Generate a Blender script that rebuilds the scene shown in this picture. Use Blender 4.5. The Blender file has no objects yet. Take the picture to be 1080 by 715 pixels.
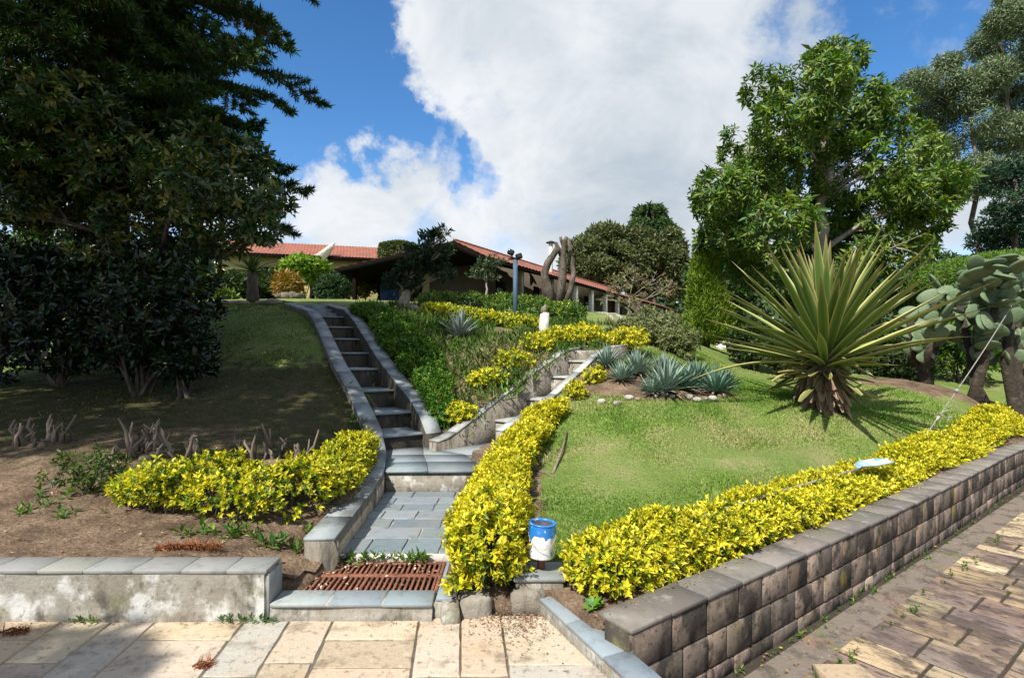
import bpy, math, random
import numpy as np
from mathutils import Vector, Matrix

R = math.radians
random.seed(7)
rng = np.random.default_rng(11)
S = bpy.context.scene
COL = S.collection

# ------------------------------------------------------------------ camera
F = 580.0            # focal length in pixels of the 1080 px wide photograph
HZ = 367.0           # row of the horizon
EYE = 1.6
cam = bpy.data.cameras.new('camera')
cam.sensor_width = 36.0
cam.lens = F / 1080.0 * 36.0
cam.shift_y = (HZ - 357.5) / 1080.0
cam.clip_start = 0.05
cam.clip_end = 3000
cam_o = bpy.data.objects.new('camera', cam)
cam_o.location = (0, 0, EYE)
cam_o.rotation_euler = (R(90), 0, 0)
COL.objects.link(cam_o)
S.camera = cam_o

# ------------------------------------------------------------------ light
SUN_EL = R(50)
SUN_DIR = Vector((-0.54, -0.84, 0)).normalized()      # horizontally, towards the sun
to_sun = Vector((SUN_DIR.x * math.cos(SUN_EL), SUN_DIR.y * math.cos(SUN_EL), math.sin(SUN_EL)))
sun = bpy.data.lights.new('sun', 'SUN')
sun.energy = 5.0
sun.angle = R(0.53)
sun.color = (1.0, 0.95, 0.86)
sun_o = bpy.data.objects.new('sun', sun)
sun_o.rotation_euler = to_sun.to_track_quat('Z', 'Y').to_euler()
COL.objects.link(sun_o)

S.view_settings.view_transform = 'Standard'
S.view_settings.look = 'None'
S.view_settings.gamma = 1
S.view_settings.exposure = 0.65
S.view_settings.use_curve_mapping = False
S.cycles.max_bounces = 6
S.cycles.diffuse_bounces = 3
S.cycles.glossy_bounces = 2
S.cycles.transmission_bounces = 4
S.cycles.transparent_max_bounces = 4
S.cycles.sample_clamp_indirect = 6
S.cycles.caustics_reflective = False
S.cycles.caustics_refractive = False


def pdir(px, py):
    return Vector(((px - 540) / F, 1, (HZ - py) / F)).normalized()


def make_world():
    w = bpy.data.worlds.new('World')
    S.world = w
    w.use_nodes = True
    nt = w.node_tree
    nt.nodes.clear()
    N, L = nt.nodes.new, nt.links.new
    out = N('ShaderNodeOutputWorld')
    bg = N('ShaderNodeBackground')
    bg.inputs['Strength'].default_value = 0.09
    L(bg.outputs[0], out.inputs[0])
    sky = N('ShaderNodeTexSky')
    sky.sky_type = 'NISHITA'
    sky.sun_disc = False
    sky.sun_elevation = SUN_EL
    sky.sun_rotation = math.atan2(SUN_DIR.x, SUN_DIR.y)
    sky.altitude = 900
    sky.air_density = 1.0
    sky.dust_density = 0.4
    sky.ozone_density = 3.0
    tc = N('ShaderNodeTexCoord')
    hs = N('ShaderNodeHueSaturation')
    hs.inputs['Saturation'].default_value = 1.24
    hs.inputs['Value'].default_value = 1.36
    L(sky.outputs[0], hs.inputs['Color'])

    def math_(op, a, b=None, clamp=False):
        m = N('ShaderNodeMath')
        m.operation = op
        m.use_clamp = clamp
        for i, v in enumerate((a, b)):
            if v is None:
                continue
            if isinstance(v, (int, float)):
                m.inputs[i].default_value = v
            else:
                L(v, m.inputs[i])
        return m.outputs[0]

    def noise(scale, detail, rough, stretch=(1, 1, 1), off=(0, 0, 0), dist=0.0):
        mp = N('ShaderNodeMapping')
        mp.inputs['Scale'].default_value = stretch
        mp.inputs['Location'].default_value = off
        L(tc.outputs['Generated'], mp.inputs[0])
        n = N('ShaderNodeTexNoise')
        n.inputs['Scale'].default_value = scale
        n.inputs['Detail'].default_value = detail
        n.inputs['Roughness'].default_value = rough
        n.inputs['Distortion'].default_value = dist
        L(mp.outputs[0], n.inputs['Vector'])
        return n.outputs['Fac']

    # slightly wandering direction so that the cloud openings have torn edges
    wn = N('ShaderNodeTexNoise')
    wn.inputs['Scale'].default_value = 3.6
    wn.inputs['Detail'].default_value = 9.0
    wn.inputs['Roughness'].default_value = 0.62
    L(tc.outputs['Generated'], wn.inputs['Vector'])
    wsub = N('ShaderNodeVectorMath'); wsub.operation = 'SUBTRACT'
    L(wn.outputs['Color'], wsub.inputs[0]); wsub.inputs[1].default_value = (0.5, 0.5, 0.5)
    wsc = N('ShaderNodeVectorMath'); wsc.operation = 'SCALE'
    L(wsub.outputs[0], wsc.inputs[0]); wsc.inputs['Scale'].default_value = 0.42
    wad = N('ShaderNodeVectorMath'); wad.operation = 'ADD'
    L(tc.outputs['Generated'], wad.inputs[0]); L(wsc.outputs[0], wad.inputs[1])
    wnm = N('ShaderNodeVectorMath'); wnm.operation = 'NORMALIZE'
    L(wad.outputs[0], wnm.inputs[0])

    def spot(px, py, rad, amp):
        d = N('ShaderNodeVectorMath')
        d.operation = 'DOT_PRODUCT'
        L(wnm.outputs[0], d.inputs[0])
        d.inputs[1].default_value = pdir(px, py)
        mr = N('ShaderNodeMapRange')
        mr.interpolation_type = 'SMOOTHSTEP'
        mr.inputs['From Min'].default_value = math.cos(rad)
        mr.inputs['From Max'].default_value = math.cos(rad * 0.25)
        mr.inputs['To Min'].default_value = 0
        mr.inputs['To Max'].default_value = amp
        L(d.outputs['Value'], mr.inputs['Value'])
        return mr.outputs[0]

    dens = math_('MULTIPLY', math_('SUBTRACT', noise(3.0, 12, 0.66, (1, 1, 1.5), (3.1, 0.4, 0.2), 0.35), 0.5), 2.6)
    dens = math_('ADD', dens, math_('MULTIPLY', math_('SUBTRACT', noise(8.5, 10, 0.62, (1, 1, 1.3), (1.7, 5.2, .6), 0.6), 0.5), 1.5))
    dens = math_('ADD', dens, 0.55)
    for s in [(330, 60, .195, -.85), (345, 120, .15, -.75), (250, 20, .25, -.8), (400, 110, .14, -.45), (508, 202, .065, -.7), (475, 186, .06, -.55),
              (440, 175, .06, -.35), (395, 160, .08, -.5), (890, 70, .17, -.45), (965, 50, .16, -.75), (1010, 20, .14, -.4), (925, 105, .14, -.75),
              (1060, 90, .12, -.5), (870, -20, .10, -.5), (990, -60, .15, -.5), (918, 8, .11, 1.25), (1020, 38, .10, 1.1), (985, 80, .06, .7), (448, 95, .11, .45),
              (600, 100, .34, .55), (750, 60, .22, .35), (380, 215, .13, .65), (455, 85, .09, .40), (700, 200, .2, .5), (1000, 200, .12, .6),
              (200, -250, .5, -.5), (-500, 0, .6, -.4), (1500, 100, .4, -.3)]:
        dens = math_('ADD', dens, spot(*s))
    mask = N('ShaderNodeMapRange')
    mask.interpolation_type = 'SMOOTHSTEP'
    mask.inputs['From Min'].default_value = -0.25
    mask.inputs['From Max'].default_value = 1.0
    L(dens, mask.inputs['Value'])
    # cloud brightness: white where thin, pale grey in the thick undersides
    thick = math_('ADD', math_('MULTIPLY', math_('SUBTRACT', noise(4.2, 10, 0.62, (1, 1, 1.5), (7, 2, 1), .5), 0.5), 3.6), 0.40, True)
    gl = math_('ADD', spot(650, 230, .20, .42), spot(770, 60, .36, .30))
    thick = math_('ADD', math_('MULTIPLY', thick, 0.62), gl, True)
    cr = N('ShaderNodeValToRGB')
    cr.color_ramp.elements[0].position = 0.05
    cr.color_ramp.elements[0].color = (6.35, 6.55, 6.8, 1)
    cr.color_ramp.elements[1].position = 0.95
    cr.color_ramp.elements[1].color = (3.75, 4.3, 4.85, 1)
    L(thick, cr.inputs[0])
    mix = N('ShaderNodeMix')
    mix.data_type = 'RGBA'
    L(mask.outputs[0], mix.inputs['Factor'])
    L(hs.outputs[0], mix.inputs[6])
    L(cr.outputs[0], mix.inputs[7])
    L(mix.outputs[2], bg.inputs['Color'])


make_world()


# ------------------------------------------------------------------ helpers
def P(px, py, Y):
    """point seen at that place of the photograph, Y metres ahead"""
    return np.array(((px - 540) / F * Y, Y, EYE + (HZ - py) / F * Y))


def G(px, py, z=0.0):
    Y = (EYE - z) * F / (py - HZ)
    return np.array(((px - 540) / F * Y, Y, z))


def unit(v):
    v = np.asarray(v, float)
    return v / np.maximum(np.linalg.norm(v, axis=-1, keepdims=True), 1e-9)


_NS = np.random.default_rng(5)
_ND = [(unit(_NS.normal(size=(1, 3)))[0] * _NS.uniform(.6, 1.8), _NS.uniform(0, 6.28)) for _ in range(9)]


def vnoise(p, scale=1.0, seed=0.0):
    """cheap smooth noise, about -1..1"""
    p = np.asarray(p, float) * scale + seed * 3.71
    s = np.zeros(p.shape[:-1])
    q = p
    for i, (d, ph) in enumerate(_ND):
        s = s + np.sin((q @ d) * 2.0 + ph + 0.7 * np.sin((q @ _ND[(i + 4) % 9][0]) * 1.3 + ph))
    return s / 4.0


class Geo:
    """collects vertices, faces and a colour per vertex"""
    def __init__(self):
        self.v, self.f3, self.f4, self.c, self.n = [], [], [], [], 0

    def add(self, v, f, col=(.5, .5, .5)):
        v = np.asarray(v, float).reshape(-1, 3)
        f = np.asarray(f, int)
        self.v.append(v)
        c = np.asarray(col, float)
        if c.ndim == 1:
            c = np.tile(c, (len(v), 1))
        self.c.append(c)
        if f.shape[1] == 3:
            self.f3.append(f + self.n)
        else:
            self.f4.append(f + self.n)
        self.n += len(v)
        return self

    def mixed(self, v, faces, col=(.5, .5, .5)):
        v = np.asarray(v, float).reshape(-1, 3)
        base = self.n
        self.v.append(v)
        c = np.asarray(col, float)
        self.c.append(np.tile(c, (len(v), 1)) if c.ndim == 1 else c)
        for f in faces:
            if len(f) == 3:
                self.f3.append(np.array([f]) + base)
            elif len(f) == 4:
                self.f4.append(np.array([f]) + base)
            else:
                for k in range(1, len(f) - 1):
                    self.f3.append(np.array([[f[0], f[k], f[k + 1]]]) + base)
        self.n += len(v)
        return self

    # ---- shapes
    def box(self, c, size, rot=None, bevel=0.0, col=(.5, .5, .5)):
        """box centred at c; size full; rot 3x3; chamfered edges when bevel > 0"""
        hx, hy, hz = np.asarray(size, float) / 2
        b = min(bevel, hx * .9, hy * .9, hz * .9)
        vs, fs = [], []
        if b <= 0:
            for sz in (-1, 1):
                for sy in (-1, 1):
                    for sx in (-1, 1):
                        vs.append((sx * hx, sy * hy, sz * hz))
            fs = [(0, 2, 3, 1), (4, 5, 7, 6), (0, 1, 5, 4), (2, 6, 7, 3), (0, 4, 6, 2), (1, 3, 7, 5)]
        else:
            idx = {}
            for sx in (-1, 1):
                for sy in (-1, 1):
                    for sz in (-1, 1):
                        for ax in range(3):
                            p = [sx * (hx - b), sy * (hy - b), sz * (hz - b)]
                            p[ax] = (sx * hx, sy * hy, sz * hz)[ax]
                            idx[(sx, sy, sz, ax)] = len(vs)
                            vs.append(tuple(p))
            for ax in range(3):
                o1, o2 = (ax + 1) % 3, (ax + 2) % 3
                for s in (-1, 1):
                    q = []
                    for a, bb in ((-1, -1), (1, -1), (1, 1), (-1, 1)):
                        k = [0, 0, 0]; k[ax] = s; k[o1] = a; k[o2] = bb
                        q.append(idx[(k[0], k[1], k[2], ax)])
                    fs.append(tuple(q) if s > 0 else tuple(q[::-1]))
                for a in (-1, 1):       # edges along ax
                    for bb in (-1, 1):
                        k0 = [0, 0, 0]; k1 = [0, 0, 0]
                        k0[ax] = -1; k1[ax] = 1
                        for k in (k0, k1):
                            k[o1] = a; k[o2] = bb
                        q = [idx[(*k0, o1)], idx[(*k1, o1)], idx[(*k1, o2)], idx[(*k0, o2)]]
                        fs.append(tuple(q) if a * bb < 0 else tuple(q[::-1]))
            for sx in (-1, 1):
                for sy in (-1, 1):
                    for sz in (-1, 1):
                        t = [idx[(sx, sy, sz, a)] for a in range(3)]
                        fs.append(tuple(t) if sx * sy * sz > 0 else tuple(t[::-1]))
        v = np.array(vs)
        if rot is not None:
            v = v @ np.asarray(rot).T
        return self.mixed(v + np.asarray(c, float), fs, col)

    def tube(self, pts, rad, sides=8, col=(.5, .5, .5), cap=True, lump=0.0):
        pts = np.asarray(pts, float)
        n = len(pts)
        rad = np.broadcast_to(np.asarray(rad, float), (n,))
        tan = np.gradient(pts, axis=0)
        tan = unit(tan)
        ref = np.array((0.0, 0, 1)) if abs(tan[0][2]) < .9 else np.array((1.0, 0, 0))
        u = unit(np.cross(tan, ref))
        w = np.cross(tan, u)
        a = np.linspace(0, 2 * np.pi, sides, endpoint=False)
        ring = u[:, None, :] * np.cos(a)[None, :, None] + w[:, None, :] * np.sin(a)[None, :, None]
        rr = rad[:, None]
        v = pts[:, None, :] + ring * rr[..., None]
        if lump:
            v = pts[:, None, :] + ring * (rr * (1 + lump * vnoise(v, 1.6 / max(rad.mean(), 1e-3) * .4)))[..., None]
        v = v.reshape(-1, 3)
        f = []
        for i in range(n - 1):
            for j in range(sides):
                k = (j + 1) % sides
                f.append((i * sides + j, i * sides + k, (i + 1) * sides + k, (i + 1) * sides + j))
        fs = list(f)
        if cap:
            fs.append(tuple(range(sides))[::-1])
            fs.append(tuple(range((n - 1) * sides, n * sides)))
        self.mixed(v, fs, col) if cap else self.add(v, f, col)
        return self

    def lathe(self, c, prof, sides=24, col=(.5, .5, .5), rot=None):
        """prof: list of (r, z)"""
        a = np.linspace(0, 2 * np.pi, sides, endpoint=False)
        v = np.array([[(r * math.cos(t), r * math.sin(t), z) for t in a] for r, z in prof]).reshape(-1, 3)
        if rot is not None:
            v = v @ np.asarray(rot).T
        f = []
        for i in range(len(prof) - 1):
            for j in range(sides):
                k = (j + 1) % sides
                f.append((i * sides + j, i * sides + k, (i + 1) * sides + k, (i + 1) * sides + j))
        return self.add(v + np.asarray(c, float), f, col)

    def prism(self, poly, z0, z1, col=(.5, .5, .5)):
        """vertical prism over plan polygon (counter-clockwise), z values may be lists"""
        n = len(poly)
        z0 = np.broadcast_to(np.asarray(z0, float), (n,))
        z1 = np.broadcast_to(np.asarray(z1, float), (n,))
        v = [(p[0], p[1], z0[i]) for i, p in enumerate(poly)] + [(p[0], p[1], z1[i]) for i, p in enumerate(poly)]
        fs = [tuple(range(n))[::-1], tuple(range(n, 2 * n))]
        for i in range(n):
            k = (i + 1) % n
            fs.append((i, k, n + k, n + i))
        return self.mixed(v, fs, col)

    def slab(self, poly3, thick, col=(.5, .5, .5)):
        """polygon in space extruded down by thick"""
        n = len(poly3)
        p = np.asarray(poly3, float)
        v = np.vstack([p - (0, 0, thick), p])
        fs = [tuple(range(n))[::-1], tuple(range(n, 2 * n))]
        for i in range(n):
            k = (i + 1) % n
            fs.append((i, k, n + k, n + i))
        return self.mixed(v, fs, col)

    def wall(self, line, width, z0, z1, col=(.5, .5, .5), side=0.0):
        """wall along plan polyline, width across, side -1..1 shifts it; z0/z1 per point"""
        line = np.asarray(line, float)
        n = len(line)
        t = unit(np.gradient(line, axis=0))
        nr = np.stack([-t[:, 1], t[:, 0]], 1)
        a = line + nr * width * (.5 + side / 2)
        b = line - nr * width * (.5 - side / 2)
        z0 = np.broadcast_to(np.asarray(z0, float), (n,))
        z1 = np.broadcast_to(np.asarray(z1, float), (n,))
        v = []
        for i in range(n):
            v += [(a[i][0], a[i][1], z0[i]), (b[i][0], b[i][1], z0[i]), (b[i][0], b[i][1], z1[i]), (a[i][0], a[i][1], z1[i])]
        fs = [(0, 1, 2, 3), ((n - 1) * 4 + 3, (n - 1) * 4 + 2, (n - 1) * 4 + 1, (n - 1) * 4)]
        for i in range(n - 1):
            for j in range(4):
                k = (j + 1) % 4
                fs.append((i * 4 + k, i * 4 + j, (i + 1) * 4 + j, (i + 1) * 4 + k))
        return self.mixed(v, fs, col)

    # ---- leaves (all vectorised)
    def leaves(self, pos, axis, nrm, length, width, col, fold=.18, bend=.14, mid=.45):
        pos = np.asarray(pos, float)
        n = len(pos)
        if n == 0:
            return self
        axis = unit(axis)
        side = unit(np.cross(axis, nrm))
        nrm = np.cross(side, axis)
        L = np.broadcast_to(np.asarray(length, float), (n,))[:, None]
        W = np.broadcast_to(np.asarray(width, float), (n,))[:, None]
        m = pos + axis * L * mid + nrm * W * fold
        v = np.stack([pos, m + side * W / 2, pos + axis * L - nrm * L * bend, m - side * W / 2], 1).reshape(-1, 3)
        b = np.arange(n)[:, None] * 4
        f = np.vstack([b + np.array([[0, 1, 2]]), b + np.array([[0, 2, 3]])])
        c = np.asarray(col, float)
        if c.ndim == 1:
            c = np.tile(c, (n, 1))
        self.add(v, f, np.repeat(c, 4, axis=0))
        return self

    def sprigs(self, cen, dirs, k, length, width, cols, spread=(25, 85), shoot=0.0, jit=.25, bend=.14, droop=0.0, fold=.18):
        """k leaves round each shoot tip; cols: function(M, k, rank) -> colours or array"""
        cen = np.asarray(cen, float)
        M = len(cen)
        if M == 0:
            return self
        D = unit(dirs)
        ref = unit(rng.normal(size=(M, 3)))
        u = unit(np.cross(D, ref))
        w = np.cross(D, u)
        rank = np.tile(np.arange(k) / max(k - 1, 1), (M, 1))
        az = rank * (k - 1) * 2.4 + rng.uniform(0, 6.28, (M, 1)) + rng.normal(0, .2, (M, k))
        th = np.radians(spread[1] + (spread[0] - spread[1]) * rank + rng.normal(0, 9, (M, k)))
        rad = u[:, None] * np.cos(az)[..., None] + w[:, None] * np.sin(az)[..., None]
        ax = D[:, None] * np.cos(th)[..., None] + rad * np.sin(th)[..., None]
        ax[..., 2] -= droop
        nr = D[:, None] * np.sin(th)[..., None] - rad * np.cos(th)[..., None] + rng.normal(0, .12, (M, k, 3))
        base = cen[:, None] + D[:, None] * (shoot * (rank - 1))[..., None]
        Ls = length * (1 + rng.normal(0, jit, (M, k))).clip(.35, 1.7)
        Ls = Ls * np.broadcast_to(np.asarray(1.0), (M, k))
        Ws = Ls / length * width
        c = cols(M, k, rank)
        self.leaves(base.reshape(-1, 3), ax.reshape(-1, 3), nr.reshape(-1, 3), Ls.ravel(), Ws.ravel(), c.reshape(-1, 3), bend=bend, fold=fold)
        return self

    def mesh(self, name, off=(0, 0, 0), smooth=False):
        me = bpy.data.meshes.new(name)
        v = np.vstack(self.v) - np.asarray(off, float)
        f3 = np.vstack(self.f3) if self.f3 else np.zeros((0, 3), int)
        f4 = np.vstack(self.f4) if self.f4 else np.zeros((0, 4), int)
        me.vertices.add(len(v))
        me.vertices.foreach_set('co', v.astype(np.float32).ravel())
        me.loops.add(f3.size + f4.size)
        me.loops.foreach_set('vertex_index', np.concatenate([f3.ravel(), f4.ravel()]).astype(np.int32))
        n = len(f3) + len(f4)
        me.polygons.add(n)
        st = np.concatenate([np.arange(len(f3)) * 3, len(f3) * 3 + np.arange(len(f4)) * 4])
        me.polygons.foreach_set('loop_start', st.astype(np.int32))
        if smooth:
            me.polygons.foreach_set('use_smooth', np.ones(n, bool))
        me.update(calc_edges=True)
        a = me.attributes.new('tint', 'FLOAT_COLOR', 'POINT')
        c = np.vstack(self.c)
        a.data.foreach_set('color', np.hstack([c, np.ones((len(c), 1))]).astype(np.float32).ravel())
        me.validate()
        return me


OFF = {}


def thing(name, label, cat, loc=(0, 0, 0), group=None):
    o = bpy.data.objects.new(name, None)
    o.empty_display_size = .1
    COL.objects.link(o)
    o.location = [float(x) for x in loc]
    OFF[o.name] = np.array(o.location)
    tag(o, label, cat, group)
    return o


def tag(o, label=None, cat=None, group=None, kind=None):
    if label:
        o['label'] = label
    if cat:
        o['category'] = cat
    if group:
        o['group'] = group
    if kind:
        o['kind'] = kind
    return o


def part(name, geo, m, parent=None, smooth=False, loc=None):
    """geometry in world coordinates becomes one mesh object"""
    if parent is not None:
        off = OFF[parent.name]
    else:
        off = np.zeros(3) if loc is None else np.asarray(loc, float)
    me = geo.mesh(name, off, smooth)
    me.materials.append(m)
    o = bpy.data.objects.new(name, me)
    COL.objects.link(o)
    if parent is not None:
        o.parent = parent
    else:
        o.location = off
    OFF[o.name] = off
    return o


def solo(name, geo, m, label, cat, group=None, kind=None, smooth=False, loc=None):
    return tag(part(name, geo, m, None, smooth, loc), label, cat, group, kind)


def copy_tree(o, parent=None):
    c = o.copy()
    COL.objects.link(c)
    if parent is not None:
        c.parent = parent
    for ch in list(o.children):
        copy_tree(ch, c)
    return c


# ------------------------------------------------------------------ materials
def mat(name, base=None, layers=(), rough=.85, bump=None, spec=.3, transl=0.0, metal=0.0, coat=0.0):
    """base None: colour from the vertex attribute. layers: (scale, detail, colour, lo, hi[, stretch, strength])"""
    m = bpy.data.materials.new(name)
    m.use_nodes = True
    nt = m.node_tree
    nt.nodes.clear()
    N, L = nt.nodes.new, nt.links.new
    out = N('ShaderNodeOutputMaterial')
    b = N('ShaderNodeBsdfPrincipled')
    b.inputs['Roughness'].default_value = rough
    b.inputs['Specular IOR Level'].default_value = spec
    b.inputs['Metallic'].default_value = metal
    b.inputs['Coat Weight'].default_value = coat
    if base is None:
        at = N('ShaderNodeAttribute')
        at.attribute_name = 'tint'
        cur = at.outputs['Color']
    else:
        rgb = N('ShaderNodeRGB')
        rgb.outputs[0].default_value = (*base, 1)
        cur = rgb.outputs[0]
    geo = N('ShaderNodeNewGeometry')
    for ly in layers:
        scale, detail, col, lo, hi = ly[:5]
        stretch = ly[5] if len(ly) > 5 else (1, 1, 1)
        stren = ly[6] if len(ly) > 6 else 1.0
        mode = ly[7] if len(ly) > 7 else 'MIX'
        mp = N('ShaderNodeMapping')
        if len(ly) > 8:                      # grain turned about the vertical
            mp.vector_type = 'TEXTURE'
            mp.inputs['Rotation'].default_value = (0, 0, ly[8])
        mp.inputs['Scale'].default_value = stretch
        L(geo.outputs['Position'], mp.inputs[0])
        n = N('ShaderNodeTexNoise')
        n.inputs['Scale'].default_value = scale
        n.inputs['Detail'].default_value = detail
        n.inputs['Roughness'].default_value = .62
        L(mp.outputs[0], n.inputs['Vector'])
        mr = N('ShaderNodeMapRange')
        mr.inputs['From Min'].default_value = lo
        mr.inputs['From Max'].default_value = hi
        mr.inputs['To Max'].default_value = stren
        L(n.outputs['Fac'], mr.inputs['Value'])
        mx = N('ShaderNodeMix')
        mx.data_type = 'RGBA'
        mx.blend_type = mode
        L(mr.outputs[0], mx.inputs['Factor'])
        L(cur, mx.inputs[6])
        mx.inputs[7].default_value = (*col, 1)
        cur = mx.outputs[2]
    L(cur, b.inputs['Base Color'])
    if bump:
        n = N('ShaderNodeTexNoise')
        n.inputs['Scale'].default_value = bump[0]
        n.inputs['Detail'].default_value = 6
        n.inputs['Roughness'].default_value = .65
        L(geo.outputs['Position'], n.inputs['Vector'])
        bp = N('ShaderNodeBump')
        bp.inputs['Strength'].default_value = bump[1]
        bp.inputs['Distance'].default_value = bump[2]
        L(n.outputs['Fac'], bp.inputs['Height'])
        L(bp.outputs[0], b.inputs['Normal'])
    if transl > 0:
        t = N('ShaderNodeBsdfTranslucent')
        hsv = N('ShaderNodeHueSaturation')
        hsv.inputs['Saturation'].default_value = 1.15
        hsv.inputs['Value'].default_value = 1.15
        L(cur, hsv.inputs['Color'])
        L(hsv.outputs[0], t.inputs['Color'])
        ms = N('ShaderNodeMixShader')
        ms.inputs[0].default_value = transl
        L(b.outputs[0], ms.inputs[1])
        L(t.outputs[0], ms.inputs[2])
        L(ms.outputs[0], out.inputs[0])
    else:
        L(b.outputs[0], out.inputs[0])
    return m


M = {}
M['leaf'] = mat('leaf', None, rough=.45, spec=.35, transl=.28)
M['leaf_gloss'] = mat('glossy_leaf', None, rough=.28, spec=.5, transl=.18)
M['leaf_matt'] = mat('matt_leaf', None, rough=.6, spec=.25, transl=.22)
M['needle'] = mat('needle', None, rough=.5, spec=.3, transl=.15)
M['blade'] = mat('grass_blade', None, rough=.6, spec=.2, transl=.3)
M['succulent'] = mat('succulent', None, rough=.5, spec=.35, transl=.05)
M['bark'] = mat('bark', (.09, .07, .052), [(9, 5, (.19, .165, .14), .45, .7, (1, 1, .3)), (30, 4, (.03, .025, .02), .52, .7, (1, 1, .25))], rough=.95, bump=(26, .8, .02))
M['bark_pale'] = mat('pale_bark', (.30, .26, .21), [(6, 5, (.14, .115, .09), .48, .7, (1, 1, .35)), (20, 4, (.4, .37, .32), .55, .75)], rough=.95, bump=(22, .7, .02))
M['wood'] = mat('weathered_wood', (.21, .17, .13), [(14, 5, (.10, .08, .06), .45, .7, (1, 1, .3)), (5, 3, (.32, .28, .23), .55, .75)], rough=.95, bump=(40, .6, .01))
M['twig'] = mat('dry_twig', None, rough=.95, bump=(60, .5, .006))
M['soil'] = None
M['slate'] = mat('slate', None, [(2.2, 6, (.21, .20, .175), .5, .72, (1, 1, 1), .6), (11, 6, (.09, .10, .105), .52, .72, (1, 1, 1), .55), (60, 4, (.32, .33, .33), .6, .75, (1, 1, 1), .4)], rough=.62, spec=.4, bump=(45, .35, .006))
M['slate_cap'] = mat('weathered_coping', None, [(3.5, 7, (.085, .082, .075), .46, .66, (1, 1, 1), .8), (9, 6, (.27, .26, .235), .55, .7, (1, 1, 1), .7), (22, 5, (.12, .125, .06), .6, .74, (1, 1, 1), .6)], rough=.75, bump=(38, .5, .008))
M['joint'] = mat('mortar_joint', (.37, .345, .30), [(14, 5, (.16, .14, .11), .5, .7)], rough=.95, bump=(70, .5, .006))
M['concrete'] = mat('stained_concrete', (.28, .26, .222), [
    (2.6, 8, (.20, .175, .135), .46, .60, (1.3, 1.3, 1), .9),
    (4.4, 8, (.52, .515, .49), .54, .63, (1, 1, 1), .85),
    (7, 9, (.075, .066, .05), .54, .66, (1, 1, .7), .85),
    (24, 8, (.10, .09, .07), .56, .68, (1, 1, .7), .7),
    (4.3, 7, (.12, .135, .045), .60, .70, (1, 1, 1), .7),
    (60, 5, (.50, .48, .44), .60, .72, (1, 1, 1), .5)], rough=.95, bump=(20, .8, .012))
M['concrete_dark'] = mat('weathered_concrete', (.205, .18, .145), [
    (5, 7, (.33, .305, .26), .54, .7, (1, 1, .4)),
    (9, 7, (.06, .054, .043), .50, .66, (1.4, 1.4, .28), .9),
    (6, 6, (.105, .115, .05), .60, .72, (1, 1, 1), .6)], rough=.95, bump=(24, .9, .018))
M['patio'] = mat('patio_stone', None, [
    (1.6, 8, (.40, .28, .155), .48, .68, (1, 1, 1), .6),
    (5.5, 9, (.13, .10, .07), .54, .68, (1, 1, 1), .65),
    (24, 8, (.10, .082, .06), .555, .68, (1, 1, 1), .7),
    (13, 6, (.56, .52, .44), .58, .74, (1, 1, 1), .55),
    (85, 4, (.13, .11, .08), .60, .72, (1, 1, 1), .5)], rough=.85, bump=(28, .7, .01))
GR = math.atan2(-.798, .603)
M['patio_dark'] = mat('patio_old_stone', None, [
    (2.4, 8, (.42, .31, .18), .48, .62, (1.3, .9, 1), .55, 'MIX', GR),
    (3.6, 9, (.062, .046, .042), .47, .58, (1.5, .8, 1), .85, 'MIX', GR),
    (14, 9, (.04, .032, .03), .54, .64, (1.5, .8, 1), .8, 'MIX', GR),
    (7, 8, (.47, .40, .29), .60, .70, (1.3, .8, 1), .5, 'MIX', GR),
    (60, 5, (.08, .062, .05), .58, .70, (1, 1, 1), .55)], rough=.85, bump=(26, .9, .012))
M['grout_dark'] = mat('old_patio_joint', (.06, .048, .036), [(20, 5, (.10, .08, .06), .5, .7), (4, 6, (.07, .085, .03), .55, .7)], rough=.95, bump=(60, .6, .008))
M['gutter'] = mat('gutter_dirt', (.17, .14, .115), [(3.5, 7, (.24, .125, .085), .54, .66, (1, 1, 1), .7), (6, 8, (.075, .062, .05), .5, .62, (1, 1, 1), .85), (5, 7, (.10, .14, .03), .60, .68, (1, 1, 1), .8), (40, 6, (.3, .26, .22), .6, .72)], rough=.95, bump=(30, .9, .015))
M['grout'] = mat('patio_joint', (.44, .36, .26), [(20, 5, (.52, .44, .33), .5, .7), (4, 6, (.24, .185, .13), .56, .70)], rough=.95)
M['block'] = mat('wall_block', None, [
    (9, 6, (.31, .235, .19), .54, .68, (1, 1, .7), .5),
    (5.2, 8, (.024, .021, .018), .47, .57, (1, 1, .6), .88),
    (2.3, 6, (.03, .026, .022), .53, .63, (1.2, 1.2, .4), .85),
    (26, 7, (.022, .019, .016), .55, .66, (1, 1, 1), .8),
    (4.3, 7, (.17, .125, .02), .60, .68, (1, 1, .5), .8),
    (55, 5, (.36, .31, .27), .62, .74, (1, 1, 1), .5)], rough=.95, bump=(34, .8, .007))
M['mortar'] = mat('dark_mortar', (.055, .047, .038), [(12, 5, (.12, .11, .05), .55, .7)], rough=.98, bump=(50, .8, .01))
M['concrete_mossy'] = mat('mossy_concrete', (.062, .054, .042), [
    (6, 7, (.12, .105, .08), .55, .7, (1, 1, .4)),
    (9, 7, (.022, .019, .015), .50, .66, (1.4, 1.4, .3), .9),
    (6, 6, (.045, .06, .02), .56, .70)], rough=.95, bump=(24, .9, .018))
M['rust'] = mat('rusty_iron', (.21, .085, .05), [(18, 6, (.10, .04, .026), .48, .68), (45, 5, (.30, .16, .11), .58, .72)], rough=.85, bump=(90, .5, .003))
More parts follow.
